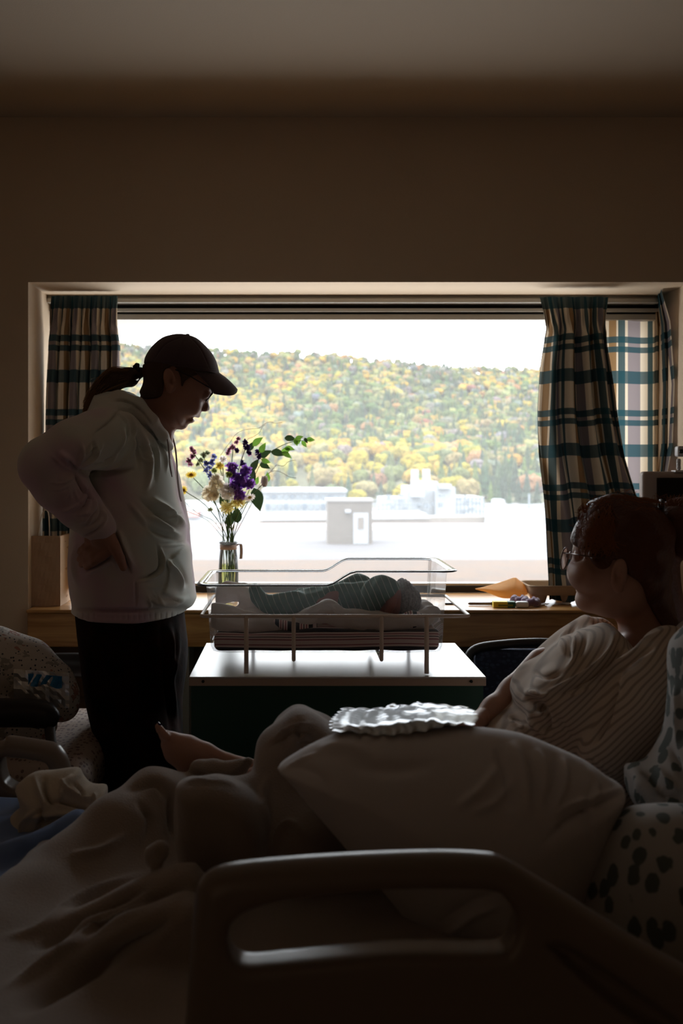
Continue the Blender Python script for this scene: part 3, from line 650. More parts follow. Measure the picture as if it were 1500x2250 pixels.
q = np.sqrt(np.maximum(np.abs(X - .0735) - .255, 0) ** 2 + np.maximum(np.abs(Y - 2.515) - .13, 0) ** 2 + np.maximum(np.abs(Z - (top + .845) / 2) - (top - .845) / 2 + .014, 0) ** 2) - .014
s.put(q.astype(np.float32), 0); s.noise(.0012, 60, 2)
tag(sculpt_obj('bassinet_mattress', s, M_hosp), 'thin bassinet mattress wrapped in pink and navy striped flannel', 'mattress')
YB_ = 2.50
s = Sculpt((-.205, 2.385, .88), (.36, 2.66, 1.03), .003)
s.pchain([(470, 1352, 2.42, 26), (500, 1362, 2.42, 30), (545, 1366, 2.42, 24), (600, 1372, 2.41, 18), (640, 1378, 2.41, 10)], k=.01, ink=.006)
s.pchain([(470, 1320, 2.55, 18), (500, 1300, 2.56, 22), (535, 1302, 2.54, 20), (560, 1330, 2.50, 22)], k=.012)
s.pchain([(640, 1372, 2.41, 15), (685, 1352, 2.41, 22), (716, 1340, 2.41, 25), (745, 1358, 2.41, 20), (790, 1362, 2.41, 20)], k=.012)
s.pchain([(780, 1362, 2.41, 22), (830, 1362, 2.41, 20), (880, 1366, 2.41, 17), (920, 1366, 2.42, 18), (945, 1350, 2.46, 20), (930, 1338, 2.56, 22)], k=.012)
s.pchain([(520, 1350, 2.48, 16), (700, 1352, 2.48, 18), (860, 1350, 2.50, 16)], ys=1.4, k=.02)
s.noise(.0035, 75, 5); s.noise(.0015, 170, 6)
bl = tag(sculpt_obj('receiving_blanket', s, M_flan), 'rumpled white flannel blanket lying along the newborn in the bassinet', 'blanket')
s = Sculpt((.21, 2.40, .885), (.31, 2.50, .96), .003); s.pchain([(878, 1368, 2.415, 14), (905, 1361, 2.415, 20), (925, 1366, 2.42, 15)], k=.01); s.noise(.003, 90, 3)
tag(sculpt_obj('folded_cloth', s, M_hosp_x), 'folded end of striped flannel beside the newborn head', 'cloth')
s = Sculpt((-.09, 2.37, .875), (.05, 2.45, .94), .003); s.pchain([(602, 1366, 2.395, 7), (640, 1380, 2.395, 11), (690, 1377, 2.395, 9), (718, 1369, 2.395, 5)], k=.01); s.noise(.002, 90, 3)
tag(sculpt_obj('folded_cloth', s, M_hosp_x), 'twisted striped flannel corner under the white blanket in the bassinet', 'cloth')
M_skin = mat('baby_skin', (.42, .16, .12), .5, bump=.05, bscale=200)
M_grn = stripes('green_striped_jersey', (.055, .16, .10), [(.88, (.55, .62, .55))], 0, .0145, .012, 9, rot=(0, 24, 0))
s = Sculpt((-.13, 2.42, .90), (.33, 2.62, 1.05), .0035); hc = P(872, 1322, 2.50)
s.ell(hc, (.052, .047, .044), k=0); s.ell(P(846, 1334, 2.475), (.020, .018, .016), k=.008); s.ell(P(856, 1330, 2.452), (.008, .009, .007), k=.004)
s.pchain([(845, 1322, 2.5, 24), (810, 1315, 2.50, 28), (700, 1322, 2.50, 26), (650, 1328, 2.5, 24)], k=.01)
s.pchain([(640, 1328, 2.49, 18), (600, 1336, 2.48, 14), (572, 1322, 2.49, 11), (562, 1302, 2.50, 9)], k=.008)
s.pchain([(838, 1288, 2.46, 22), (862, 1300, 2.45, 15), (858, 1330, 2.445, 11), (852, 1344, 2.445, 8)], k=.006)
for dx in (-7, -2, 3, 8): s.pchain([(854 + dx * .4, 1344, 2.445, 4), (852 + dx, 1354, 2.442, 3)], k=.002)
by = tag(sculpt_obj('newborn', s, M_skin), 'newborn in a green striped sleeper curled on the striped mattress, knitted cap on', 'baby')
s = Sculpt((-.14, 2.41, .89), (.26, 2.63, 1.06), .003)
s.pchain([(815, 1314, 2.51, 38), (760, 1318, 2.51, 35), (700, 1324, 2.51, 33), (650, 1328, 2.50, 30)], k=.012, ink=.01)
s.pchain([(650, 1326, 2.48, 27), (615, 1330, 2.47, 24), (585, 1330, 2.47, 20), (566, 1312, 2.48, 15), (559, 1296, 2.48, 13)], k=.008, ink=.006)
s.pchain([(760, 1300, 2.55, 26), (790, 1286, 2.55, 26), (740, 1300, 2.55, 20), (660, 1308, 2.55, 16)], k=.008)
s.pchain([(812, 1330, 2.47, 24), (822, 1306, 2.455, 28), (838, 1294, 2.45, 30), (856, 1294, 2.448, 21)], k=.007, ink=.008)
s.noise(.0018, 130, 3)
sculpt_obj('sleeper', s, M_grn, by)
s = Sculpt((.20, 2.44, .90), (.34, 2.58, 1.03), .003); s.ell(hc + Vector((.006, 0, .002)), (.055, .052, .050), k=0)
pn = np.array((-.92, -.18, .12)); f = (s.x - hc.x) * pn[0] + (s.y - hc.y) * pn[1] + (s.z - hc.z) * pn[2] - .004
s.put(np.broadcast_to(f, s.d.shape).astype(np.float32), .004, keep=True)
M_knit = mat('grey_knit', (.40, .37, .36), .95, bump=1.0, bscale=160, bdist=.006, col2=(.22, .20, .20), vscale=160)
c_ = sculpt_obj('knitted_cap', s, M_knit, by)
for i in range(5):  # chunky plait-like ribs around the edge of the cap
    pts = []
    for k in range(15):
        a = R(-95 + k * 13); rr = .0535 - .0012 * i; ax = Vector((.92, .18, -.12)).normalized(); u = ax.orthogonal().normalized(); w = ax.cross(u); d = .002 + i * .0085
        r2 = math.sqrt(max(rr ** 2 - (d) ** 2, 1e-4)); pts.append(hc + Vector((.004, 0, .002)) + ax * d + (u * math.cos(a * 2) + w * math.sin(a * 2)) * r2)
    MB().tube(pts, [.0042 + .0012 * (k % 2) for k in range(15)], 8).build('knit_rib', M_knit, c_)
# ---------------------------------------------------------------- vase with the bouquet
YV = 3.62; M_vase = clear_mat('vase_glass', (.96, .975, .96), 1.45, gloss=1.0, rough=.02, veil=.03)
vz = lambda py: yat(py, YV)
vc = P(501.5, 1030, YV).x; k = YV / F
va = empty('glass_vase', 'clear glass carafe vase half full of green water on the oak ledge', 'vase', loc=(vc, YV, ZS))
pf = [(.001, ZS + .002), (21 * k, ZS + .002), (22.5 * k, ZS + .01), (22.2 * k, vz(1260)), (20 * k, vz(1225)), (17.5 * k, vz(1203)), (18 * k, vz(1196)), (21.5 * k, vz(1190)), (20.6 * k, vz(1190)), (16.8 * k, vz(1197)), (16.4 * k, vz(1204)), (19 * k, vz(1226)), (21.2 * k, vz(1260)), (21.3 * k, ZS + .012), (.001, ZS + .006)]
rel(MB().lathe(pf, (vc, YV, 0), 40).build('vase_body', M_vase), va)
rel(MB().lathe([(.001, ZS + .008), (20.8 * k, ZS + .013), (20.8 * k, vz(1262)), (19.7 * k, vz(1240)), (.001, vz(1240))], (vc, YV, 0), 32).build('water', clear_mat('green_water', (.86, .90, .55), 1.33, gloss=.5)), va)
M_ging = mat('gingham_ribbon', (.45, .33, .30), .8, col2=(.62, .52, .48), vscale=500)
b_ = MB(); b_.lathe([(17.8 * k, vz(1207)), (18.6 * k, vz(1207)), (18.8 * k, vz(1196)), (18 * k, vz(1196)), (17.8 * k, vz(1207))], (vc, YV, 0), 32)
rb = tag(b_.build('ribbon', M_ging), 'pink gingham ribbon tied round the neck of the glass vase', 'ribbon')
tl = MB(); pts = spline([(518, 1199), (525, 1195), (529, 1198), (530, 1212), (529, 1228)], 5); w_ = 3.2
for (x, y) in pts: tl.v += [tuple(P(x - w_, y, YV - .006)), tuple(P(x + w_, y, YV - .004))]
tl.f = [(2 * i, 2 * i + 1, 2 * i + 3, 2 * i + 2) for i in range(len(pts) - 1)]; o = tl.build('ribbon_tail', M_ging, rb); o.modifiers.new('t', 'SOLIDIFY').thickness = .001
M_stem = mat('green_stem', (.13, .20, .05), .6, var=.3, vscale=60)
M_lf = mat('green_leaf', (.16, .32, .04), .5, var=.35, vscale=40, trans=.4)
M_lfd = mat('dark_leaf', (.045, .085, .03), .5, var=.3, vscale=40, trans=.15)
rf = random.Random(5)
def pcol(name, c, tr=.68): return mat(name, c, .8, var=.18, vscale=120, trans=tr)
C_cream = pcol('cream_petal', (.95, .88, .72)); C_purple = pcol('purple_petal', (.42, .18, .66)); C_dark = pcol('plum_petal', (.06, .025, .12)); C_yellow = pcol('yellow_petal', (.80, .62, .12)); C_pale = pcol('lemon_petal', (.95, .86, .42))
C_blue = pcol('blue_petal', (.28, .30, .60)); C_pink = pcol('pink_petal', (.55, .28, .38)); C_whitep = pcol('white_petal', (.95, .90, .86)); C_lime = pcol('lime_bud', (.38, .46, .12)); C_gr = pcol('grey_green', (.45, .48, .30))
def petal(mb, c, d, up, L, w, curl=.3, n=4):
    d = d.normalized(); s_ = d.cross(up); s_ = s_.normalized() if s_.length > 1e-4 else d.orthogonal().normalized(); nn = s_.cross(d); b = len(mb.v)
    for i in range(n + 1):
        t = i / n; ww = w * math.sin(math.pi * (.12 + .80 * t)) * .5; q = c + d * L * t + nn * curl * L * t * t
        mb.v += [tuple(q - s_ * ww), tuple(q + nn * ww * .25), tuple(q + s_ * ww)]
    for i in range(n):
        for j in (0, 1): a = b + i * 3 + j; mb.f.append((a, a + 1, a + 4, a + 3))
def rdir(rn): 
    v = Vector((rn.gauss(0, 1), rn.gauss(0, 1), rn.gauss(0, 1))); return v.normalized()
def puff(mb, c, r, n=60, ruff=.55):
    mb.ico(c, r * .35, 2)
    for i in range(n): d = rdir(rf); petal(mb, c + d * r * .45, (d + rdir(rf) * .55).normalized(), rdir(rf), r * ruff, r * .7, rf.uniform(-.4, .5), 3)
def stem(px, py, Y, b0=None, name='stem', par=None, r=.0016):
    x1 = vc + rf.uniform(-12, 12) * k; x2 = vc + rf.uniform(-14, 14) * k; q = P(px, py, Y)
    pts = spline([q, (q.x * .45 + x1 * .55, (Y + YV) / 2, q.z * .55 + vz(1165) * .45), (x1, YV + rf.uniform(-.015, .015), vz(1190)), (x2, YV + rf.uniform(-.02, .02), ZS + .018)], 6)
    return MB().tube(pts, r, 6).build(name, M_stem, par)
def flower(kind, label, px, py, r, Y=None, m=None, group=None, spots=None):
    Y = Y or YV + rf.uniform(-.03, .03); e = empty(kind, label, 'flower', group or 'flowers in the vase')
    rr = r * k; mb = MB(); mc = m
    if kind == 'carnation': puff(mb, P(px, py, Y), rr, 70, .6)
    elif kind == 'chrysanthemum': 
        c = P(px, py, Y)
        for i in range(110): d = rdir(rf); d.z = d.z * .8 + .1; petal(mb, c + d * rr * .3, d, rdir(rf), rr * .75, rr * .22, .3, 3)
        mb.ico(c, rr * .25, 2)
    elif kind in ('daisy', 'gerbera'):
        c = P(px, py, Y); ax = Vector((rf.uniform(-.4, .4), -.55, .75)).normalized() if kind == 'daisy' else Vector((.7, -.7, .0)).normalized(); u = ax.orthogonal().normalized(); w = ax.cross(u)
        for i in range(26): a = i / 26 * 6.28 * 2; petal(mb, c, (u * math.cos(a) + w * math.sin(a) + ax * (.25 + .2 * (i % 2))), ax, rr, rr * .3, -.15, 3)
        MB().ico(c + ax * rr * .12, rr * .33, 2).build('flower_centre', C_yellow if m is not C_yellow else pcol('amber_centre', (.45, .25, .03)), e)
    elif kind in ('stock', 'delphinium', 'statice'):
        for (a, b, q) in spots:
            c0 = P(a, b, Y + rf.uniform(-.012, .012))
            for i in range(int((14 if kind == 'stock' else 9) + q)): 
                c = c0 + rdir(rf) * q * k * rf.uniform(.4, .95); s_ = (7.5 if kind == 'stock' else 4.4) * k
                for j in range(5): petal(mb, c, rdir(rf), rdir(rf), s_, s_ * .9, .4, 2)
                mb.ico(c, s_ * .4, 1)
    elif kind == 'rose':
        c = P(px, py, Y)
        for i in range(26): a = i * 2.4; d = Vector((math.cos(a) * .35, math.sin(a) * .35, 1)); petal(mb, c + Vector((math.cos(a) * rr * .35, math.sin(a) * rr * .35, -rr * 1.3)), d, Vector((math.cos(a), math.sin(a), 0)), rr * 2.6, rr * 1.3, -.25, 5)
    mb.build('bloom', m, e); stem(px, py, Y, par=e); return e
flower('carnation', 'cream carnation at the upper middle of the three', 476, 1059, 18, YV - .03, C_cream)
flower('carnation', 'largest cream carnation at the lower left of the bouquet', 462, 1084, 20, YV - .04, C_cream)
flower('carnation', 'pale pink tinged carnation tucked under the purple stock', 501, 1080, 19, YV - .04, C_whitep)
flower('stock', 'ruffled purple stock in the middle of the bouquet', 530, 1050, 18, YV - .05, C_purple, spots=[(511, 1027, 13), (541, 1036, 14), (536, 1055, 16), (520, 1066, 13), (524, 1084, 12), (550, 1066, 9), (514, 1046, 11), (530, 1090, 8)])
flower('chrysanthemum', 'lemon yellow chrysanthemum lowest in the bouquet', 499, 1115, 17, YV - .04, C_pale)
flower('chrysanthemum', 'yellow chrysanthemum beside the white daisy', 525, 1104, 16, YV - .045, C_pale)
flower('daisy', 'yellow daisy on a long stem left of the bouquet', 420, 1045, 13, YV, C_yellow)
flower('gerbera', 'small yellow daisy closest to the sweatshirt', 403, 1077, 10, YV, C_yellow)
flower('daisy', 'white daisy beneath the purple stock', 549, 1095, 13, YV - .06, C_whitep)
flower('rose', 'white rosebud at the right of the bouquet', 581, 1058, 9, YV - .01, C_whitep)
flower('delphinium', 'pale blue delphinium left of the cream carnations', 460, 1035, 12, YV, C_blue, spots=[(457, 1032, 10), (466, 1016, 9), (462, 1046, 6), (470, 1003, 5), (452, 1018, 5)])
flower('statice', 'dusty pink statice at the far left of the bouquet', 425, 995, 8, YV + .01, C_pink, spots=[(425, 992, 6), (423, 1003, 5), (415, 1013, 6), (420, 985, 3), (418, 1020, 4)])
flower('statice', 'pink statice sprays at the top of the bouquet', 512, 984, 9, YV + .02, C_pink, spots=[(511, 981, 6), (504, 990, 5), (520, 972, 3), (524, 964, 3), (500, 996, 3), (548, 997, 4)])
flower('statice', 'dark plum statice at the top of the bouquet', 540, 980, 8, YV - .01, C_dark, spots=[(538, 972, 6), (543, 984, 7), (547, 994, 5), (568, 1002, 6), (566, 992, 4), (532, 1018, 8), (520, 990, 4)])
flower('chrysanthemum', 'lime green bud in front of the purple stock', 503, 1043, 8, YV - .075, C_lime)
flower('chrysanthemum', 'lime green bud above the cream carnations', 470, 1034, 7, YV - .04, C_lime)
flower('chrysanthemum', 'small yellow chrysanthemum behind the lime buds', 482, 1024, 10, YV - .01, C_yellow)
flower('chrysanthemum', 'small white chrysanthemum above the yellow one', 490, 1010, 10, YV, C_whitep)
flower('delphinium', 'grey green seed sprays at the upper left of the bouquet', 447, 1004, 8, YV + .02, C_gr, spots=[(447, 1000, 7), (440, 1012, 6), (455, 996, 6), (434, 1020, 3), (448, 1090, 4), (462, 1120, 4)])
def leaf(mb, px, py, L, ang, Y, roll=0):
    a = R(ang); d = Vector((math.cos(a), rf.uniform(-.3, .3), math.sin(a))); up = Vector((rf.uniform(-.3, .3), -1, rf.uniform(-.2, .8) + roll)); s_ = d.cross(up).normalized(); nn = s_.cross(d).normalized(); c = P(px, py, Y) - d * L * k / 2; b = len(mb.v); n = 8
    for i in range(n + 1):
        t = i / n; w = L * k * .30 * math.sin(math.pi * t ** .8) * (1 - .25 * t) + .0002; q = c + d * L * k * t - nn * L * k * .2 * (t - .5) ** 2
        mb.v += [tuple(q - s_ * w + nn * w * .3), tuple(q), tuple(q + s_ * w + nn * w * .3)]
    for i in range(n):
        for j in (0, 1): v = b + i * 3 + j; mb.f.append((v, v + 1, v + 4, v + 3))
br = empty('leafy_branch', 'arching green leafy branch reaching out to the right of the bouquet', 'branch')
MB().tube(spline([P(510, 1190, YV), P(535, 1110, YV + .01), P(568, 1027, YV), P(593, 995, YV), P(634, 973, YV), P(684, 966, YV)], 6), .0013, 6).build('stem', M_stem, br)
for m_, ls in ((M_lf, [(566, 970, 30, 40), (577, 984, 26, 60), (630, 1000, 26, -30), (636, 986, 24, -10), (626, 990, 24, 200), (655, 968, 22, 50), (657, 962, 20, 20), (668, 976, 18, -50), (682, 966, 20, -5), (564, 1056, 20, 70), (584, 1013, 22, -20), (588, 1048, 22, 95), (650, 972, 18, -70)]),
               (M_lfd, [(583, 997, 30, 30), (611, 996, 34, -15), (638, 964, 28, -10), (565, 1098, 54, -75), (560, 1022, 34, 60), (582, 1024, 26, -25), (556, 1045, 30, 80), (490, 1100, 34, 110), (520, 1130, 40, 95), (505, 1140, 36, 80), (672, 968, 14, -60), (552, 980, 24, 60)])):
    for (a, b, L, an) in ls: q = MB(); leaf(q, a, b, L, an, YV + rf.uniform(-.02, .02)); q.build('leaf', m_, br)
M_twig = mat('brown_twig', (.20, .09, .05), .6)
for lb_, pp in (('curly willow twig arching over the top of the bouquet', [(500, 1150), (492, 1050), (484, 1008), (490, 992), (508, 968), (517, 955), (530, 947), (545, 943), (568, 941), (578, 933), (592, 927), (605, 930), (620, 928)]),
                ('curly willow twig rising from the plum statice', [(520, 1120), (530, 1010), (540, 970), (556, 960), (570, 950), (576, 938), (584, 932)]),
                ('curly willow twig curling up at the right', [(560, 1090), (575, 1055), (588, 1043), (600, 1030), (608, 1022), (622, 1024), (634, 1014), (650, 1011)]),
                ('curly willow twig drooping at the right', [(565, 1085), (585, 1046), (597, 1036), (610, 1035), (622, 1040), (636, 1048), (650, 1050)])):
    o = MB().tube([P(a, b, YV + .02) for a, b in spline([(503, 1200)] + pp, 5)], .0007, 5).build('willow_twig', M_twig); tag(o, lb_, 'twig', 'twigs in the vase')
for lb_, pp in (('thin green stem leaning left from the vase rim', [(503, 1192), (485, 1165), (466, 1143), (436, 1129), (409, 1106), (400, 1088), (402, 1080)]), ('wispy fern stem at the lower left of the bouquet', [(500, 1195), (470, 1158), (450, 1140), (420, 1127), (394, 1117)])):
    mb = MB().tube([P(a, b, YV) for a, b in spline(pp, 5)], .0008, 5)
    for i in range(24):
        t = rf.random(); q = spline(pp, 5); a, b = q[int(t * (len(q) - 1))]; mb.tube([P(a, b, YV), P(a + rf.uniform(-12, 12), b - rf.uniform(3, 16), YV + .01)], .0003, 4)
    tag(mb.build('fern_stem', M_stem), lb_, 'stem', 'twigs in the vase')
# ---------------------------------------------------------------- things on the ledge
M_kraft = mat('kraft_paper', (.60, .40, .25), .85, bump=.3, bscale=25, bdist=.004, var=.1, trans=.3)
bg_ = empty('paper_bag', 'brown kraft paper bag with cord handles at the left end of the ledge', 'bag', loc=(-.86, 3.56, ZS))
xa, xb, ya, yb, za = P(66.5, 0, 3.47).x, P(130.5, 0, 3.47).x, 3.47, 3.66, P(0, 1178, 3.47).z
mb = MB(); L4 = [(xa, ya), (xb, ya), (xb + .002, yb), (xa - .0, yb)]; n = 10
for j in range(n + 1):
    z = ZS + .001 + (za - ZS) * j / n
    for i, (x, y) in enumerate(L4):
        x2, y2 = L4[(i + 1) % 4]
        for t in range(8): u = t / 8; w = .003 * math.sin(j * 1.7 + i * 2 + t) * math.sin(math.pi * u); mb.v.append((x + (x2 - x) * u + (w if i % 2 else 0), y + (y2 - y) * u + (0 if i % 2 else w), z))
for j in range(n):
    for i in range(32): mb.f.append((j * 32 + i, j * 32 + (i + 1) % 32, (j + 1) * 32 + (i + 1) % 32, (j + 1) * 32 + i))
mb.f.append(tuple(range(32))); o = rel(mb.build('bag_body', M_kraft, smooth=False), bg_); o.modifiers.new('t', 'SOLIDIFY').thickness = .0008
rel(MB().box((xb + .0022, ya + .001, ZS + .001), (xb + .0030, yb - .001, za - .001)).build('lit_side_panel', mat('window_lit_kraft', (.80, .62, .45), .8, trans=.35), smooth=False), bg_)  # added over the bag's side: window light put into a paler colour
M_cord = mat('paper_cord', (.60, .50, .38), .8)
for y_ in (ya + .006, yb - .008): rel(MB().tube(spline([P(88, 1205, 3.5) + Vector((0, y_ - 3.5, 0)), P(90, 1165, 3.5) + Vector((0, y_ - 3.5, 0)), P(97, 1128, 3.5) + Vector((0, y_ - 3.5, 0)), P(105, 1120, 3.5) + Vector((0, y_ - 3.5, 0)), P(111, 1135, 3.5) + Vector((0, y_ - 3.5, 0)), P(113, 1205, 3.5) + Vector((0, y_ - 3.5, 0))], 5), .002, 8).build('handle', M_cord), bg_)
# crumpled orange paper bag
def crumple(name, poly, Y, T, Rr, m, res=.004, seed=0, amp=.003, freq=60, zmin=None, **kw):
    q = [P(a, b, Y) for a, b in poly]; lo = (min(v.x for v in q) - .02, Y - T - .02, min(v.z for v in q) - .02); hi = (max(v.x for v in q) + .02, Y + T + .02, max(v.z for v in q) + .02)
    s = Sculpt(lo, hi, res); s.inflate(poly, Y, T, Rr, k=0, **kw); s.noise(amp, freq, seed)
    if zmin is not None: s.put(np.broadcast_to(zmin - s.z, s.d.shape).astype(np.float32), 0, keep=True)
    return sculpt_obj(name, s, m, smooth=0)
M_or = mat('orange_paper', (.82, .54, .25), .7, bump=.5, bscale=35, bdist=.006, trans=.5)
tag(crumple('crumpled_paper_bag', [(1037, 1294), (1075, 1284), (1125, 1269), (1140, 1276), (1162, 1297), (1140, 1312), (1105, 1315), (1065, 1302)], 3.62, .05, .035, M_or, .0035, 4, .003, 70, ZS + .001, pw=1.3), 'crumpled orange paper bag lying on the ledge', 'paper bag')
M_pulp = mat('brown_pulp', (.42, .30, .20), .95, bump=.6, bscale=120)
tr_ = MB(); Yt = 3.60; x0, x1 = xat(1150, Yt), xat(1268, Yt); zt = yat(1283, Yt); n = 40
for (fx, fz) in [(1.0, zt), (.97, zt + .004), (.93, zt), (.86, zt - .028), (.80, zt - .030)]:
    for (x, y) in off(rrect(x0, x1, Yt - .09, Yt + .09, .03, 5), (x0 + x1) / 2, Yt, fx, fx): tr_.v.append((x, y, fz))
N_ = len(tr_.v) // 5
for j in range(4):
    for i in range(N_): tr_.f.append((j * N_ + i, j * N_ + (i + 1) % N_, (j + 1) * N_ + (i + 1) % N_, (j + 1) * N_ + i))
tr_.f.append(tuple(4 * N_ + i for i in range(N_)))
ty = tr_.build('drink_carrier', M_pulp); ty.modifiers.new('t', 'SOLIDIFY').thickness = .003; tag(ty, 'moulded brown pulp drink carrier behind the curtain hem on the ledge', 'tray')
for sx_ in (.26, .74):
    for sy_ in (-.045, .045):
        q = MB(); q.lathe([(.026, zt - .026), (.019, ZS + .012), (.015, ZS + .002), (.001, ZS + .001)], (x0 + (x1 - x0) * sx_, Yt + sy_, 0), 14); q.build('cup_well', M_pulp, ty)
def onledge(px, Y): v = P(px, 0, Y); return Vector((v.x, Y, ZS))
M_yb = mat('yellow_card', (.75, .58, .04), .5); M_gb = mat('green_card', (.03, .13, .08), .5)
bx_ = empty('medicine_box', 'small yellow and green card box on the front of the ledge', 'box', loc=onledge(1106, 3.45)); bx_.rotation_euler = (0, 0, R(-4))
MB().box((-.037, -.016, .001), (.012, .016, .021), .001).build('box_shell', M_yb, bx_, smooth=False); MB().box((.012, -.016, .001), (.038, .016, .0208), .001).build('box_end', M_gb, bx_, smooth=False)
MB().box((-.02, -.0165, .006), (.03, -.0158, .012)).build('printed_band', mat('olive_print', (.25, .25, .03), .6), bx_, smooth=False)
o = MB().box((-.022, -.014, .001), (.022, .014, .022), .007, seg=3).build('dental_floss', mat('white_plastic', (.72, .70, .70), .35)); o.location = onledge(1146, 3.44); tag(o, 'small white rounded plastic case on the front of the ledge', 'case')
M_pur = mat('purple_velvet', (.20, .12, .20), .9, sheen=.6)
for i, (px, Yp_, rr, lb_) in enumerate([(1141, 3.52, .021, 'left loop of purple scrunched fabric behind the white case'), (1165, 3.47, .022, 'purple scrunched hair tie right of the white case')]):
    mb = MB(); c = onledge(px, Yp_); pts = [c + Vector((math.cos(a) * rr, math.sin(a) * rr, .016 + .004 * math.sin(3 * a))) for a in [j / 26 * 6.283 for j in range(26)]]
    mb.tube(pts, [.012 + .0035 * math.sin(j * 2.6) for j in range(26)], 10, closed=True); tag(mb.build('scrunchie', M_pur), lb_, 'hair tie')
pn_ = empty('pen', 'dark pen with a lighter barrel lying left of the yellow box', 'pen', loc=onledge(1060, 3.50))
MB().tube([(-.052, 0, .006), (-.046, 0, .006), (.03, -.002, .006)], [.0015, .005, .005], 10).build('pen_barrel', mat('brown_barrel', (.16, .10, .08), .3), pn_)
MB().tube([(.03, -.002, .0065), (.062, -.004, .0065)], .006, 10).build('pen_cap', M_dark, pn_)
o = MB().box((-.024, -.006, 0), (.012, .006, .006), .002).build('hair_clip', M_dark); o.location = onledge(992, 3.52); tag(o, 'small black clip on the ledge just right of the bassinet', 'clip')
M_pap = mat('white_paper', (.70, .66, .62), .8)
def paper(px, Y, w, d, ang, lb_):
    mb = MB().grid(lambda u, v: ((u - .5) * w, (v - .5) * d, .002 + .006 * abs(math.sin(u * 4 + v * 3)) * u), 8, 6); o = mb.build('paper_scrap', M_pap, smooth=False); o.location = onledge(px, Y); o.rotation_euler = (0, 0, R(ang)); tag(o, lb_, 'paper')
paper(1188, 3.50, .05, .03, 12, 'torn white paper scrap beside the purple hair tie'); paper(1235, 3.52, .05, .04, -8, 'white paper slip under the pulp drink carrier')
# ---------------------------------------------------------------- monitor with a baby camera
M_mon = mat('grey_plastic', (.40, .32, .28), .5)
mo = empty('wall_monitor', 'grey framed monitor with a black screen in front of the right curtain', 'monitor', loc=(1.25, 3.0, 1.15))
x0, x1, z1, z0 = xat(1409, 3.0), xat(1640, 3.0), yat(1036, 3.0), yat(1190, 3.0)
rel(MB().box((x0, 2.99, z0), (x1, 3.03, z1), .012, seg=3).build('housing', M_mon), mo)
rel(MB().box((xat(1442, 2.99), 2.984, z0 + .03), (x1 - .03, 2.992, yat(1050, 2.99)), .001).build('screen', mat('black_glass', (.01, .008, .008), .12), smooth=False), mo)
rel(MB().tube([(1.25, 3.04, z0 + .03), (1.25, 3.06, .6), (1.25, 3.06, .03)], .016, 12).build('pole', M_mon), mo)
rel(MB().lathe([(.001, .0), (.16, .0), (.16, .015), (.02, .03)], (1.25, 3.06, 0.001), 24).build('base', M_mon), mo)
bc = empty('baby_camera', 'small white baby camera clipped on top of the monitor', 'camera', loc=(xat(1487, 3.0), 3.0, z1)); M_wp = mat('white_plastic', (.72, .70, .70), .35)
zc_ = yat(992, 3.0); xc_ = xat(1494, 3.0)
rel(MB().box((xc_ - .013, 2.985, zc_ - .016), (xc_ + .03, 3.015, zc_ + .016), .006, seg=3).build('camera_body', M_wp), bc)
rel(MB().lathe([(.001, .002), (.006, .002), (.0065, 0), (.0065, -.003)], (xc_ - .003, 2.983, zc_), 18, Matrix.Rotation(R(90), 4, 'X')).build('lens', M_dark), bc)
mb = MB()
for i in range(7): mb.tube([(xc_ - .005, 3.0, yat(1010 + i * 3, 3.0)), (xc_ - .005, 3.0, yat(1012.2 + i * 3, 3.0))], [.006, .0075], 12)
mb.tube([(xc_ - .005, 3.0, yat(1008, 3.0)), (xc_ - .005, 3.0, yat(1034, 3.0))], .005, 10); mb.box((xc_ - .02, 2.985, z1 - .002), (xc_ + .02, 3.02, z1 + .004), .001)
rel(mb.build('clamp', M_wp), bc)
# ---------------------------------------------------------------- the standing man
def body_skin(name, c, c2): return mat(name, c, .5, bump=.12, bscale=260, var=0, col2=c2, vscale=9, spec=.35)
M_skin1 = body_skin('skin_tan', (.40, .21, .15), (.34, .16, .11)); M_skin2 = body_skin('skin_fair', (.52, .30, .22), (.46, .24, .17))
YT = 2.78; YA_ = 2.57; YH = 2.74
def mm(px, Y=2.74): return px * Y / F
s = Sculpt((-.80, 2.40, .02), (-.16, 3.05, 1.66), .0062)
s.pchain([(300, 960, 2.76, 60), (290, 1100, 2.78, 70), (290, 1250, 2.79, 70), (290, 1400, 2.79, 66)], ys=1.15, k=.03)
s.pchain([(262, 960, 2.66, 44), (190, 985, 2.57, 42), (112, 1022, 2.53, 40), (150, 1085, 2.54, 34), (205, 1145, 2.56, 24), (222, 1178, 2.565, 20)], k=.02)
s.pchain([(300, 950, 2.93, 44), (330, 1080, 2.97, 38), (365, 1180, 2.90, 30)], k=.02)
for Yl, x0 in ((2.73, 290), (2.85, 300)): s.pchain([(x0, 1400, Yl, 50), (x0 + 15, 1700, Yl, 42), (x0 + 20, 1960, Yl, 30)], k=.02)
v1, f1 = s.mesh(1)
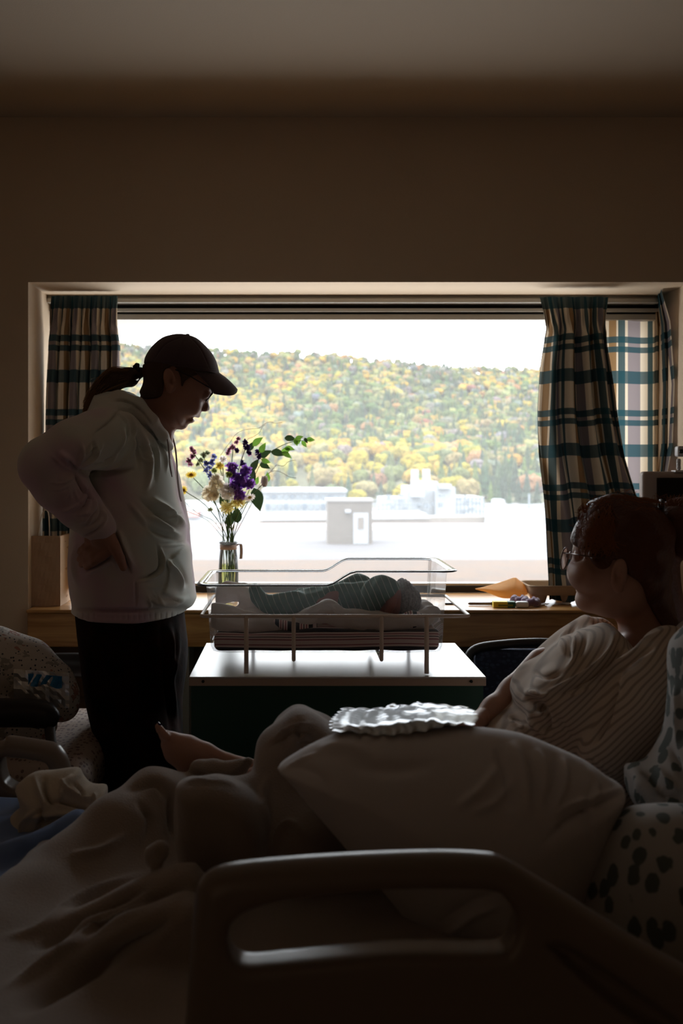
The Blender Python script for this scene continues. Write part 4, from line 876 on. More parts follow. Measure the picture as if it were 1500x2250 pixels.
# head, neck and hand at finer resolution, overlapping the trunk inside the clothes
hs = Sculpt((-.47, 2.62, 1.28), (-.20, 2.86, 1.66), .0024)
face = [(468, 850), (463, 866), (452, 884), (444, 900), (430, 911), (415, 924), (408, 932), (402, 940), (390, 941), (375, 936), (352, 912), (335, 885), (322, 850), (320, 812), (330, 780), (352, 757), (385, 747), (420, 753), (448, 772), (464, 800), (471, 828)]
hs.inflate(face, YH, .076, .062, k=0, smooth=3)
hs.inflate([(462, 862), (458, 882), (461, 895), (458, 903), (448, 904), (438, 898), (445, 872)], YH, .017, .012, k=.008, smooth=3)          # nose
hs.ell(P(449, 900, YH - .013), (.009, .008, .006), k=.004); hs.ell(P(449, 900, YH + .013), (.009, .008, .006), k=.004)
hs.inflate([(441, 903), (440, 912), (436, 918.5), (426, 917), (418, 908)], YH, .025, .010, k=.0025, smooth=3)                             # upper lip
hs.inflate([(424, 919.5), (428, 925), (421, 930), (411, 929), (406, 920)], YH, .022, .009, k=.0025, smooth=3)                              # lower lip
hs.ell(P(398, 932, YH), (.018, .020, .015), k=.007)                                                                                      # chin
hs.ell(P(428, 918.5, YH), (.016, .020, .0032), k=.0015, rot=(0, 20, 0), cut=True)                                                        # open mouth
hs.ell(P(421, 893, YH - .042), (.024, .022, .022), k=.02); hs.ell(P(421, 893, YH + .042), (.024, .022, .022), k=.02)                    # cheeks
hs.ell(P(456, 866, YH - .036), (.012, .018, .012), k=.008, cut=True); hs.ell(P(451, 866, YH - .036), (.0125, .013, .0125), k=.003)     # eye socket, lid
hs.ell(P(461, 851, YH - .034), (.010, .022, .007), k=.008)                                                                              # brow
hs.pchain([(356, 880, 2.75, 48), (338, 930, 2.76, 46), (325, 975, 2.77, 52), (318, 1010, 2.77, 60)], k=.018, ink=.01)
hs.base = hs.d.copy()
hs.ear(P(373, 835, YH - .078), -12, 1)
hs.ell(P(372, 958, YH), (.010, .02, .024), k=.01)
v2, f2 = hs.mesh(1)
g = Sculpt((-.64, 2.49, .96), (-.43, 2.72, 1.12), .0022)
g.pchain([(214, 1150, 2.555, 23), (222, 1178, 2.560, 23), (228, 1190, 2.565, 20)], k=.01, ink=.008)
g.pchain([(238, 1180, 2.560, 16), (240, 1206, 2.562, 13)], k=.01); g.pchain([(216, 1182, 2.572, 17), (216, 1206, 2.578, 12)], k=.01); g.pchain([(200, 1186, 2.59, 15), (198, 1200, 2.598, 11)], k=.01)
for pts in ([(240, 1208, 2.560, 12), (224, 1222, 2.561, 10.5), (206, 1233, 2.574, 10), (190, 1245, 2.592, 8)], [(226, 1206, 2.566, 12), (206, 1220, 2.572, 10.5), (192, 1230, 2.590, 10), (180, 1240, 2.612, 8)],
            [(212, 1202, 2.576, 12), (196, 1212, 2.584, 10.5), (184, 1221, 2.600, 9.5), (176, 1229, 2.625, 8)], [(200, 1196, 2.588, 11), (188, 1203, 2.597, 9.5), (180, 1209, 2.614, 8.5), (174, 1215, 2.635, 7)],
            [(240, 1180, 2.556, 14), (252, 1203, 2.552, 13), (263, 1226, 2.556, 11), (271, 1247, 2.562, 8.5)]):
    g.pchain(pts, k=.0025, ink=.004)
v3, f3 = g.mesh(1)
V = np.vstack([v1, v2, v3]); Fq = np.vstack([f1, f2 + len(v1), f3 + len(v1) + len(v2)])
# weld to one continuous surface: re-sample the union of the three fields
me = bpy.data.meshes.new('person'); me.from_pydata(V.tolist(), [], Fq.tolist()); me.update()
man = link('person', me, M_skin1)
rm = man.modifiers.new('weld', 'REMESH'); rm.mode = 'VOXEL'; rm.voxel_size = .0030; rm.use_smooth_shade = True
tag(man, 'person standing left of the bassinet with hand on hip, cap, glasses and ponytail, looking down', 'person')
# sweatshirt
M_fleece = bpy.data.materials.new('tie_dye_fleece'); M_fleece.use_nodes = True
def tiedye(m):
    n = m.node_tree; b = n.nodes['Principled BSDF']; L = n.links.new; t = n.nodes.new('ShaderNodeTexCoord'); ns = n.nodes.new('ShaderNodeTexNoise'); ns.inputs['Scale'].default_value = 5; ns.inputs['Detail'].default_value = 2
    r = n.nodes.new('ShaderNodeValToRGB'); el = r.color_ramp.elements; el[0].position = .36; el[0].color = rgb((.52, .55, .50)); el[1].position = .66; el[1].color = rgb((.56, .40, .46)); e = el.new(.5); e.color = rgb((.60, .56, .50))
    L(t.outputs['Object'], ns.inputs[0]); L(ns.outputs[0], r.inputs[0]); L(r.outputs[0], b.inputs['Base Color']); b.inputs['Roughness'].default_value = .95; b.inputs['Sheen Weight'].default_value = .35; b.inputs['Specular IOR Level'].default_value = .15
    nb = n.nodes.new('ShaderNodeTexNoise'); nb.inputs['Scale'].default_value = 350; bp = n.nodes.new('ShaderNodeBump'); bp.inputs['Strength'].default_value = .35; bp.inputs['Distance'].default_value = .001; L(t.outputs['Object'], nb.inputs[0]); L(nb.outputs[0], bp.inputs[2]); L(bp.outputs[0], b.inputs['Normal'])
tiedye(M_fleece)
h = Sculpt((-.82, 2.42, .82), (-.26, 3.03, 1.52), .0036)
torso = [(212, 868), (245, 860), (285, 860), (312, 880), (336, 915), (358, 946), (371, 975), (379, 1010), (386, 1045), (394, 1096), (407, 1135), (411, 1163), (410, 1190), (416, 1223), (421, 1260), (423, 1297), (428, 1314), (420, 1330), (406, 1339), (405, 1361), (402, 1420), (380, 1480), (303, 1490), (200, 1480), (164, 1420), (159, 1352), (161, 1325), (156, 1297), (153, 1243), (157, 1180), (160, 1120), (165, 1040), (185, 940)]
h.inflate(torso, YT, .195, .14, k=0, smooth=3)
h.pchain([(268, 950, 2.68, 68), (215, 968, 2.60, 64), (165, 985, 2.555, 61), (110, 1022, 2.545, 66)], k=.02, ink=.02)
h.pchain([(108, 1024, 2.545, 65), (135, 1066, 2.55, 58), (172, 1112, 2.56, 47), (200, 1142, 2.565, 42)], k=.006, ink=.02)
h.pchain([(196, 1134, 2.565, 41), (212, 1150, 2.563, 37), (220, 1160, 2.562, 35)], k=.004, ink=.006)
h.pchain([(300, 950, 2.93, 62), (345, 1060, 2.96, 52), (372, 1160, 2.90, 44), (385, 1220, 2.84, 36)], k=.02)
h.inflate([(342, 1197), (412, 1192), (421, 1235), (427, 1300), (425, 1318), (400, 1330), (299, 1330), (297, 1275), (330, 1262), (352, 1245), (346, 1215)], YT, .205, .14, k=.004, smooth=3)
# hood roll lying round the neck
for sg, y0 in ((-1, 0), (1, 0)):
    h.pchain([(228, 886, YH + .02 + sg * .02, 24), (262, 880, YH + sg * .055, 23), (300, 892, YH + sg * .085, 19), (332, 926, YH + sg * .088, 16), (356, 958, YH + sg * .06, 13), (372, 982, YH + sg * .012, 9)], k=.008, ink=.01)
h.chain([P(330, 905, YH), P(338, 948, YH)], [.052, .046], k=.01, cut=True)
h.ell(P(345, 925, YH), (.045, .050, .060), k=.01, cut=True)
h.noise(.0018, 28, 4); h.clip([(-50, 700), (600, 700), (600, 1354), (410, 1356), (396, 1362), (303, 1367), (200, 1364), (150, 1358), (-50, 1354)], 2.62)
# sleeve mouth
stk = [(.010, 9, [(168, 1036), (150, 1010), (128, 992)]), (-.016, 5, [(172, 1040), (158, 1022), (146, 1008)]), (-.018, 6, [(300, 1030), (240, 1038), (196, 1041), (166, 1036)]), (-.012, 4, [(166, 1036), (172, 1055), (186, 1080), (206, 1100)]),
       (.007, 5, [(166, 1032), (182, 1000), (178, 972)]), (.007, 5, [(176, 1030), (208, 1005), (215, 978)]), (.008, 5, [(190, 1033), (240, 1015), (268, 975), (272, 935)]), (.008, 5, [(205, 1034), (258, 1022), (290, 985), (292, 930), (280, 905)]), (-.006, 5, [(200, 1024), (250, 1004), (278, 962), (282, 925)]),
       (-.006, 5, [(180, 1022), (205, 1000), (205, 965)]), (.006, 4, [(165, 1033), (140, 1025), (112, 1000)]), (.005, 4, [(168, 1045), (140, 1060), (108, 1062)]),
       (.007, 5, [(178, 1062), (190, 1075), (182, 1100), (150, 1120), (125, 1122)]), (-.007, 4, [(184, 1064), (196, 1085), (186, 1112), (160, 1130)]), (.006, 5, [(205, 1090), (208, 1112), (190, 1138), (168, 1150)]), (-.006, 4, [(215, 1100), (222, 1125), (205, 1150), (182, 1160)]), (.005, 4, [(226, 1118), (232, 1140), (222, 1160)]),
       (.010, 9, [(300, 930), (320, 980), (326, 1040), (320, 1080)]), (-.007, 6, [(288, 940), (302, 985), (305, 1035)]), (.007, 5, [(318, 935), (342, 985), (350, 1030)]), (-.006, 5, [(330, 960), (345, 1010), (340, 1060)]), (.005, 4, [(336, 945), (362, 1000), (366, 1040)]),
       (.010, 9, [(330, 1092), (360, 1115), (395, 1145), (410, 1158)]), (-.009, 8, [(300, 1090), (345, 1125), (392, 1165)]), (.009, 8, [(320, 1130), (355, 1152), (400, 1180)]), (-.008, 8, [(300, 1140), (345, 1170), (400, 1190)]), (.007, 7, [(280, 1100), (310, 1140), (340, 1180)]),
       (-.011, 5, [(252, 1168), (262, 1200), (278, 1240), (290, 1262)]), (.009, 7, [(262, 1165), (276, 1205), (296, 1250)]), (-.010, 4, [(188, 1254), (215, 1240), (246, 1222)]), (.007, 6, [(184, 1264), (215, 1250), (246, 1234), (262, 1258)]), (.006, 8, [(170, 1290), (162, 1240), (166, 1190)]),
       (-.012, 3.5, [(344, 1198), (352, 1225), (350, 1250), (332, 1264), (300, 1274)]), (.006, 3, [(350, 1198), (358, 1225), (356, 1252), (336, 1270), (300, 1280)]), (-.006, 2, [(297, 1275), (298, 1300), (298, 1334)]), (-.004, 2, [(344, 1196), (380, 1194), (411, 1192)]), (.003, 2, [(344, 1200), (380, 1198), (411, 1196)]),
       (.009, 8, [(360, 1225), (388, 1262), (402, 1300)]), (-.007, 7, [(376, 1222), (398, 1255), (412, 1290)]), (.008, 9, [(318, 1312), (365, 1326), (418, 1312)]), (-.012, 5, [(158, 1336), (230, 1342), (310, 1342), (404, 1336)]), (-.005, 3, [(200, 960), (250, 915), (262, 890)]),
       (-.010, 4, [(248, 898), (292, 905), (326, 944), (352, 976), (372, 996)]), (-.005, 3, [(232, 884), (270, 880), (308, 902), (338, 942)]), (.004, 3, [(256, 905), (280, 930), (285, 960)]), (-.006, 3, [(183, 1180), (204, 1170), (230, 1148)])]
rk = random.Random(12)
for i in range(46):     # small secondary wrinkles fanning from the armpit, elbow and waist
    ox, oy, a0, a1, r0, r1 = [(172, 1036, -80, 10, 25, 95), (172, 1046, 95, 170, 15, 60), (215, 1120, 110, 200, 5, 45), (330, 1120, 10, 55, 10, 90), (300, 960, 40, 85, 10, 110), (310, 1290, 0, 70, 10, 80)][i % 6]
    a = R(rk.uniform(a0, a1)); q0 = rk.uniform(r0, (r0 + r1) / 2); q1 = q0 + rk.uniform(18, 45); b_ = a + rk.uniform(-.35, .35)
    stk.append((rk.choice((.0028, -.0032, .0022)), 3.2, [(ox + q0 * math.cos(a), oy + q0 * math.sin(a)), (ox + (q0 + q1) / 2 * math.cos((a + b_) / 2), oy + (q0 + q1) / 2 * math.sin((a + b_) / 2)), (ox + q1 * math.cos(b_), oy + q1 * math.sin(b_))]))
for i in range(20): stk.append((-.0022, 1.6, [(170 + i * 12.2, 1344), (170 + i * 12.2, 1364)]))
hood = sculpt_obj('sweatshirt', h, M_fleece, man, 1, stk, 1.7, .72)
for pts, r_ in (([(360, 946), (368, 968), (371, 990), (373, 1020), (378, 1048)], 1.9), ([(378, 956), (385, 985), (388, 1015), (390, 1050), (394, 1085), (398, 1102)], 1.9)):
    Yc = 2.675 if pts[0][0] < 370 else 2.78
    MB().tube([P(a, b, Yc) for a, b in spline(pts, 6)], [mm(r_)] * (len(spline(pts, 6)) - 2) + [mm(1.3), mm(1.2)], 8).build('drawstring', mat('grey_cord', (.42, .36, .34), .9, bump=.4, bscale=900), man)
# trousers
M_trs = mat('dark_velour', (.007, .005, .004), .95, spec=.08, bump=.4, bscale=30, bdist=.006, col2=(.022, .007, .003), vscale=16)
t_ = Sculpt((-.66, 2.50, .03), (-.24, 3.06, .89), .006)
t_.inflate([(170, 1230), (400, 1230), (405, 1340), (411, 1410), (409, 1468), (401, 1538), (398, 1640), (396, 1760), (240, 1760), (224, 1682), (205, 1586), (192, 1522), (173, 1429), (168, 1350)], 2.78, .175, .13, k=0, smooth=2)
for Yl, x0 in ((2.68, 312), (2.89, 322)): t_.pchain([(x0, 1640, Yl, 82), (x0 + 4, 1850, Yl, 66), (x0 + 6, 2000, Yl, 56)], k=.03, ink=.02)
t_.noise(.003, 25, 8)
sculpt_obj('trousers', t_, M_trs, man, 1, [(.012, 7, [(370, 1370), (378, 1430), (375, 1500)]), (-.010, 6, [(352, 1370), (362, 1440), (372, 1540), (378, 1640)]), (.008, 5, [(392, 1370), (390, 1430), (376, 1480), (384, 1560), (388, 1650)]), (-.006, 4, [(384, 1380), (382, 1440), (372, 1470)])])
sh_ = MB()
for Yl in (2.68, 2.89):
    sh_ = MB(); c = P(318, 0, Yl).x; sh_.tube([(c - .10, Yl, .045), (c - .05, Yl, .055), (c + .03, Yl, .06), (c + .11, Yl, .045), (c + .165, Yl, .035)], [.03, .045, .05, .045, .025], 14, flat=.8); sh_.build('shoe', mat('black_leather', (.02, .018, .016), .5), man)
# hair under the cap and the ponytail
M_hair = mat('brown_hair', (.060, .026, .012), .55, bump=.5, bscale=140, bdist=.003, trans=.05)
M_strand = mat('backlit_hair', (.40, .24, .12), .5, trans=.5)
q = Sculpt.shell(hs, .0065, Yc=YH - .07, poly=[(318, 795), (300, 800), (290, 822), (292, 850), (312, 874), (338, 876), (356, 866), (361, 838), (364, 815), (382, 806), (396, 830), (400, 850), (407, 838), (422, 828), (440, 822), (455, 812), (440, 790), (380, 770), (330, 776)])
q.noise(.0012, 120, 2)
hair = sculpt_obj('hair', q, M_hair, man, 1)
q = Sculpt((-.62, 2.66, 1.40), (-.40, 2.82, 1.60), .003)
q.pchain([(306, 820, YH, 12), (285, 828, YH, 20), (245, 838, YH, 23), (218, 858, YH, 17), (198, 882, YH, 8)], k=.006, ink=.01)
q.ell(P(301, 831, YH), (.005, .06, .007), k=.002, cut=True)
q.noise(.0016, 120, 2)
sculpt_obj('ponytail', q, M_hair, man, 1)
rs = random.Random(2); mb = MB()
for i in range(230):
    a = rs.uniform(-1, 1); b = rs.uniform(-1, 1); e_ = rs.uniform(.75, 1.12)
    p0 = (304 + rs.uniform(-3, 3), 820 + a * 9); p1 = (275, 827 + a * 20 * e_); p2 = (238 + rs.uniform(-5, 5), 840 + a * 25 * e_ - (6 if a < -.5 else 0)); p3 = (206 + rs.uniform(-8, 8), 866 + a * 16 * e_); p4 = (188 + rs.uniform(-7, 10), 892 + a * 12 + rs.uniform(-8, 16))
    cur = spline([p0, p1, p2, p3, p4], 4); mb.tube([P(x, y, YH + b * .028 * math.sin(min(1, j / 5) * 1.57)) for j, (x, y) in enumerate(cur)], .0006, 4, cap=False)
for i in range(34):
    x = rs.uniform(310, 470); sx_ = 318 + i * 4; mb.tube([P(a, b, YH + rs.uniform(-.05, .05)) for a, b in spline([(305 - i * 2.4, 812 + i * .6), (300 - i * 2.6, 804 + i * .8 - rs.random() * 5), (292 - i * 2.8, 806 + i * rs.uniform(.8, 1.6))], 3)], .0003, 4, cap=False)
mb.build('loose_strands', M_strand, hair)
tie = MB(); pts = [P(300 + 4 * math.cos(a), 815 + 13 * math.sin(a), YH - .014 * math.cos(a + .6)) for a in [j / 16 * 6.283 for j in range(16)]]
tie.tube(pts, [mm(5 + 1.2 * math.sin(j * 2.1)) for j in range(16)], 8, closed=True); tie.build('hair_tie', M_dark, man)
# cap
M_cap = mat('plum_twill', (.075, .045, .050), .9, bump=.3, bscale=500, bdist=.001, sheen=.2)
c = Sculpt((-.48, 2.62, 1.44), (-.16, 2.86, 1.68), .0028)
c.inflate([(317, 797), (319, 787), (327, 772), (339, 757), (358, 742), (377, 736), (393, 734), (410, 735.5), (431, 742), (446, 754), (460, 769), (471, 785), (478, 803), (482, 835), (470, 900), (400, 930), (340, 900), (316, 840)], YH, .0885, .075, k=0, smooth=2); c.clip([(200, 600), (650, 600), (650, 822), (480, 822), (455, 817), (427, 813), (384, 806), (340, 798), (200, 790)], YH - .05)
cap = sculpt_obj('cap', c, M_cap, man, 1, [(-.003, 1.2, [(412, 737), (440, 765), (463, 815)]), (-.003, 1.2, [(412, 737), (395, 770), (388, 806)]), (-.003, 1.2, [(412, 737), (365, 755), (335, 795)]), (-.0025, 1.5, [(330, 790), (384, 799), (430, 806), (478, 812)])])
def brim(u, v, dz=0):
    y = YH + .083 * u; au = abs(u)
    b = (480 - 50 * au ** 2, 819 - 2 * au); t = (521 - 50 * au ** 2.4, 856 + 13 * math.sin(math.pi * au * .75)) ; e_ = v ** .9
    return P(b[0] + (t[0] - b[0]) * e_, b[1] + (t[1] - b[1]) * e_ + 3 * math.sin(math.pi * v) * -1, y) + Vector((0, 0, dz))
mb = MB().grid(lambda u, v: brim(u * 2 - 1, v), 24, 10); bo = mb.build('brim', M_cap, cap); sm = bo.modifiers.new('t', 'SOLIDIFY'); sm.thickness = .003; sm.offset = 0
MB().ico(P(412, 736, YH), .006, 2, sc=(1, 1, .6)).build('button', M_cap, cap)
MB().tube([P(426, 813, YH - .088), P(455, 815, YH - .078), P(471, 818, YH - .05), P(480, 820, YH), P(471, 818, YH + .05), P(455, 815, YH + .078)], .0015, 6).build('seam_cord', M_cap, cap)
# glasses
M_gf = mat('dark_glasses_frame', (.02, .012, .014), .25); M_lens = clear_mat('lens_glass', (.93, .94, .96), 1.5, gloss=1.6, veil=.02)
def specs(par, c, up, side, r1, r2, gap, frame, ear_pts, th=.0014):
    gl = tag(bpy.data.objects.new('glasses', None)); COL.objects.link(gl); gl.parent = par; fwd = side.cross(up).normalized()
    for sg in (-1, 1):
        cc = c + side * sg * gap; pts = [cc + up * math.sin(a) * r1 + side * math.cos(a) * r2 for a in [j / 28 * 6.283 for j in range(28)]]
        MB().tube(pts, th, 8, closed=True).build('rim', frame, gl)
        mb = MB(); mb.v = [tuple(cc + fwd * .0008)] + [tuple(cc + (p - cc) * .97) for p in pts]; mb.f = [(0, 1 + j, 1 + (j + 1) % 28) for j in range(28)]; mb.build('lens', M_lens, gl)
        e_ = [Vector((p[0], p[1], p[2])) for p in ear_pts[0 if sg < 0 else 1]]; MB().tube([cc + side * sg * r2 + up * r1 * .3] + e_, th, 8).build('temple', frame, gl)
    MB().tube([c - side * (gap - r2) + up * r1 * .3, c + up * r1 * .5, c + side * (gap - r2) + up * r1 * .3], th, 8).build('bridge', frame, gl)
    return gl
up_ = Vector((.64, 0, .77)); sd_ = Vector((-.18, 1, .0)).normalized()
specs(man, P(460, 871, YH), up_, sd_, .0200, .0250, .034, M_gf, [[P(462, 853, YH - .066), P(440, 840, YH - .082), P(418, 827, YH - .085), P(385, 812, YH - .084)], [P(462, 853, YH + .066), P(418, 827, YH + .085)]], .0016)
# ---------------------------------------------------------------- the hospital bed
M_rail = mat('beige_bed_plastic', (.22, .17, .135), .30, bump=.06, bscale=120)
M_sheet = mat('white_sheet', (.56, .50, .48), .9, bump=.3, bscale=14, bdist=.02)
ZB = .60
bed = empty('hospital_bed', 'hospital bed with beige plastic side rails across the foreground', 'bed', loc=(0, 1.55, 0))
rel(MB().box((-1.30, 1.16, .46), (.62, 2.02, ZB), .04, seg=4).build('mattress', M_sheet), bed)
Mx = Matrix.Translation((.62, 1.59, ZB - .07)) @ Matrix.Rotation(R(-38), 4, 'Y')
rel(MB().box((0, -.43, -.07), (.85, .43, .07), .04, M=Mx, seg=4).build('raised_mattress', M_sheet), bed)
rel(MB().box((-1.32, 1.14, .36), (1.30, 2.04, .45), .02).build('deck', M_rail), bed)
for x in (-1.1, 1.05):
    for y in (1.22, 1.96): rel(MB().tube([(x, y, .36), (x, y, .06)], .03, 12).lathe([(.001, .0), (.05, .0), (.05, .06), (.001, .06)], (x, y, 0.001), 16).build('leg', M_rail), bed)
rl = Sculpt((-.16, 1.02, .52), (.66, 1.14, .90), .0036)
rl.inflate([(404, 2300), (416, 2100), (426, 1985), (436, 1940), (462, 1912), (520, 1896), (640, 1884), (800, 1874), (960, 1869), (1070, 1874), (1110, 1886), (1180, 1926), (1300, 2000), (1400, 2062), (1520, 2130), (1660, 2215), (1760, 2300), (1760, 2500), (404, 2500)], 1.08, .024, .022, k=0, smooth=3)
rl.inflate([(500, 2052), (513, 2014), (556, 1984), (650, 1962), (846, 1943), (1060, 1943), (1106, 1966), (1128, 2008), (1116, 2056), (1080, 2078), (900, 2077), (750, 2088), (600, 2103), (540, 2106), (510, 2087)], 1.08, .30, .012, k=.012, smooth=3, cut=True)
rl.inflate([(1200, 2080), (1240, 2082), (1300, 2116), (1380, 2170), (1500, 2260), (1500, 2300), (1380, 2240), (1260, 2140)], 1.055, .022, .014, k=.008, smooth=3, cut=True)
rel(sculpt_obj('side_rail', rl, M_rail), bed)
rf2 = Sculpt((-1.0, 1.98, .40), (-.40, 2.12, .80), .0045)
rf2.inflate([(-320, 1650), (-100, 1640), (0, 1628), (14, 1618), (28, 1617), (116, 1631), (136, 1644), (150, 1668), (158, 1700), (170, 1760), (190, 1900), (190, 2100), (-320, 2100)], 2.05, .03, .022, k=0, smooth=2)
rf2.inflate([(8, 1663), (20, 1657), (96, 1667), (110, 1677), (116, 1695), (112, 1712), (60, 1730), (16, 1712)], 2.05, .3, .010, k=.010, smooth=2, cut=True)
rel(sculpt_obj('side_rail', rf2, M_rail), bed)
# blue sheet on the foot end
s = Sculpt((-1.05, 1.20, ZB), (-.28, 2.02, .76), .006)
s.put((np.maximum(np.abs(s.x + .68) - .36, np.maximum(np.abs(s.y - 1.61) - .39, np.abs(s.z - ZB - .01) - .012)) + 0 * s.z).astype(np.float32), 0)
for i, pts in enumerate([[(-60, 2010), (10, 1960), (60, 1905), (120, 1850), (230, 1800)], [(20, 1880), (130, 1838), (240, 1776)], [(-60, 1900), (60, 1852), (170, 1800)], [(-40, 1990), (40, 1945), (110, 1900)], [(-80, 1960), (-20, 1925), (50, 1900)]]): s.pchain([(a, b, 1.66 + .08 * (a > 60) + i * .02, 17) for a, b in pts], k=.02)
s.noise(.004, 40, 3)
M_blue = mat('blue_sheet', (.15, .23, .45), .85, bump=.2, bscale=200, sheen=.2)
tag(sculpt_obj('bed_sheet', s, M_blue), 'rumpled blue sheet on the foot end of the bed', 'sheet')
# cream cloth
s = Sculpt((-.66, 1.78, .60), (-.34, 1.99, .74), .0034)
s.inflate([(36, 1728), (70, 1703), (110, 1697), (165, 1692), (179, 1710), (196, 1727), (228, 1729), (236, 1746), (222, 1772), (204, 1806), (165, 1816), (120, 1850), (70, 1882), (26, 1882), (17, 1832), (22, 1792), (45, 1770)], 1.88, .075, .05, k=0, smooth=3); s.noise(.003, 50, 5)
M_cream = mat('cream_muslin', (.62, .53, .42), .95, bump=.4, bscale=200, sheen=.2, trans=.1)
ck = [(.010, 5, [(75, 1705), (85, 1740), (100, 1780), (82, 1800)]), (-.011, 4, [(98, 1704), (100, 1745), (120, 1775)]), (.009, 5, [(130, 1710), (150, 1740), (190, 1760), (215, 1745)]), (-.010, 4, [(110, 1760), (150, 1765), (195, 1780)]), (.010, 5, [(60, 1800), (110, 1790), (165, 1790), (205, 1795)]), (-.010, 4, [(70, 1815), (120, 1805), (175, 1800)]), (.009, 5, [(40, 1840), (60, 1800), (78, 1780)]), (-.012, 5, [(78, 1840), (92, 1800), (88, 1775)]), (.008, 5, [(130, 1770), (138, 1730), (160, 1700)]), (-.008, 3, [(175, 1770), (180, 1740), (160, 1720)]), (.008, 4, [(190, 1800), (208, 1770), (205, 1740)]), (.008, 5, [(90, 1850), (120, 1822), (160, 1812)]), (-.009, 4, [(50, 1870), (66, 1840), (80, 1830)])]
tag(sculpt_obj('muslin_cloth', s, M_cream, None, 1, ck, 1.4, .85), 'crumpled cream muslin cloth dropped by the far foot rail of the bed', 'cloth')
# fleece blanket over the legs
b = Sculpt((-.60, 1.12, .50), (.55, 2.0, .93), .0058)
b.put((np.maximum(np.abs(b.x - .03) - .47, np.maximum(np.abs(b.y - 1.45 - .10 * b.x) - .31, np.abs(b.z - .57) - .07)) + 0).astype(np.float32), 0)
b.pchain([(10, 2080, 1.44, 84), (80, 2010, 1.52, 84), (180, 1930, 1.62, 82), (262, 1838, 1.70, 78), (345, 1768, 1.78, 72), (400, 1748, 1.82, 52)], k=.05, ink=.04, ys=1.0)
b.inflate([(-80, 2130), (0, 2088), (105, 2060), (150, 2006), (240, 1958), (340, 1916), (430, 1900), (470, 2000), (420, 2150), (200, 2230), (-80, 2300)], 1.40, .035, .022, k=.02, smooth=2)
b.inflate([(-80, 2220), (0, 2176), (110, 2120), (230, 2046), (340, 1986), (430, 1970), (470, 2100), (400, 2180), (260, 2230), (-80, 2420)], 1.32, .035, .022, k=.015, smooth=2)
b.pchain([(432, 1795, 1.62, 44), (470, 1752, 1.62, 46), (540, 1760, 1.62, 50), (580, 1800, 1.60, 46)], k=.02, ink=.02)
b.inflate([(390, 1728), (398, 1714), (430, 1709), (485, 1710), (528, 1724), (562, 1756), (584, 1796), (592, 1850), (600, 1990), (408, 1990), (394, 1900), (388, 1800)], 1.55, .06, .030, k=.012, smooth=2)
b.inflate([(573, 1650), (586, 1612), (620, 1574), (654, 1555), (692, 1568), (740, 1596), (800, 1625), (820, 1900), (640, 1920), (604, 1850), (584, 1760)], 1.68, .07, .045, k=.012, smooth=2)
b.pchain([(436, 1690, 1.84, 26), (470, 1694, 1.82, 30), (520, 1690, 1.80, 26), (548, 1672, 1.80, 16)], k=.010, ink=.01)
b.pchain([(610, 1640, 1.74, 36), (636, 1600, 1.74, 34), (656, 1585, 1.74, 32), (700, 1604, 1.74, 34), (760, 1630, 1.74, 36)], k=.016, ink=.014)
b.pchain([(606, 1650, 1.70, 38), (610, 1720, 1.66, 50), (620, 1800, 1.62, 70), (680, 1860, 1.56, 90)], k=.03, ink=.03)
b.pchain([(660, 1650, 1.68, 46), (760, 1700, 1.64, 80), (900, 1760, 1.60, 120), (1050, 1800, 1.58, 140)], k=.03, ink=.03)
b.pchain([(336, 1880, 1.44, 26), (352, 1868, 1.43, 22)], k=.02)
b.noise(.0035, 24, 6); b.noise(.0015, 60, 2)
bs = [(.014, 9, [(0, 2062), (90, 2042), (150, 1990), (230, 1950), (330, 1915)]), (-.022, 14, [(60, 2090), (130, 2050), (180, 2000), (260, 1975), (330, 1945)]), (.016, 10, [(0, 2180), (100, 2120), (220, 2040), (330, 1985)]), (-.03, 22, [(20, 2230), (150, 2150), (300, 2060), (380, 2010)]),
      (-.014, 8, [(376, 1725), (376, 1790), (384, 1850)]), (.006, 6, [(398, 1722), (430, 1714), (490, 1716), (528, 1732)]), (-.012, 6, [(412, 1690), (450, 1705), (500, 1712)]),
      (-.014, 5, [(590, 1640), (620, 1620), (650, 1600), (660, 1640), (690, 1660)]), (-.012, 5, [(640, 1612), (680, 1606), (720, 1640)]), (.008, 5, [(600, 1625), (640, 1600), (690, 1590)]), (-.016, 8, [(660, 1640), (680, 1625), (710, 1640)]), (.010, 6, [(622, 1660), (640, 1700), (646, 1740)]), (.012, 8, [(600, 1900), (608, 1840), (640, 1810), (680, 1850)]),
      (-.010, 8, [(300, 1760), (330, 1800), (320, 1850)]), (.010, 10, [(150, 1880), (220, 1870), (280, 1830)]), (-.012, 9, [(270, 1740), (340, 1720), (370, 1760)]), (-.008, 3.5, [(505, 1708), (530, 1690), (548, 1668)]), (.008, 3.5, [(512, 1700), (535, 1682), (545, 1660)]), (.010, 8, [(590, 1700), (575, 1760), (590, 1820)])]
M_flc = mat('taupe_fleece_blanket', (.37, .29, .235), 1.0, bump=.7, bscale=420, bdist=.003, sheen=.6, var=.2, vscale=5)
bk = tag(sculpt_obj('fleece_blanket', b, M_flc, None, 1, bs, 1.0, .85), 'thick taupe fleece blanket heaped over the legs on the bed', 'blanket')
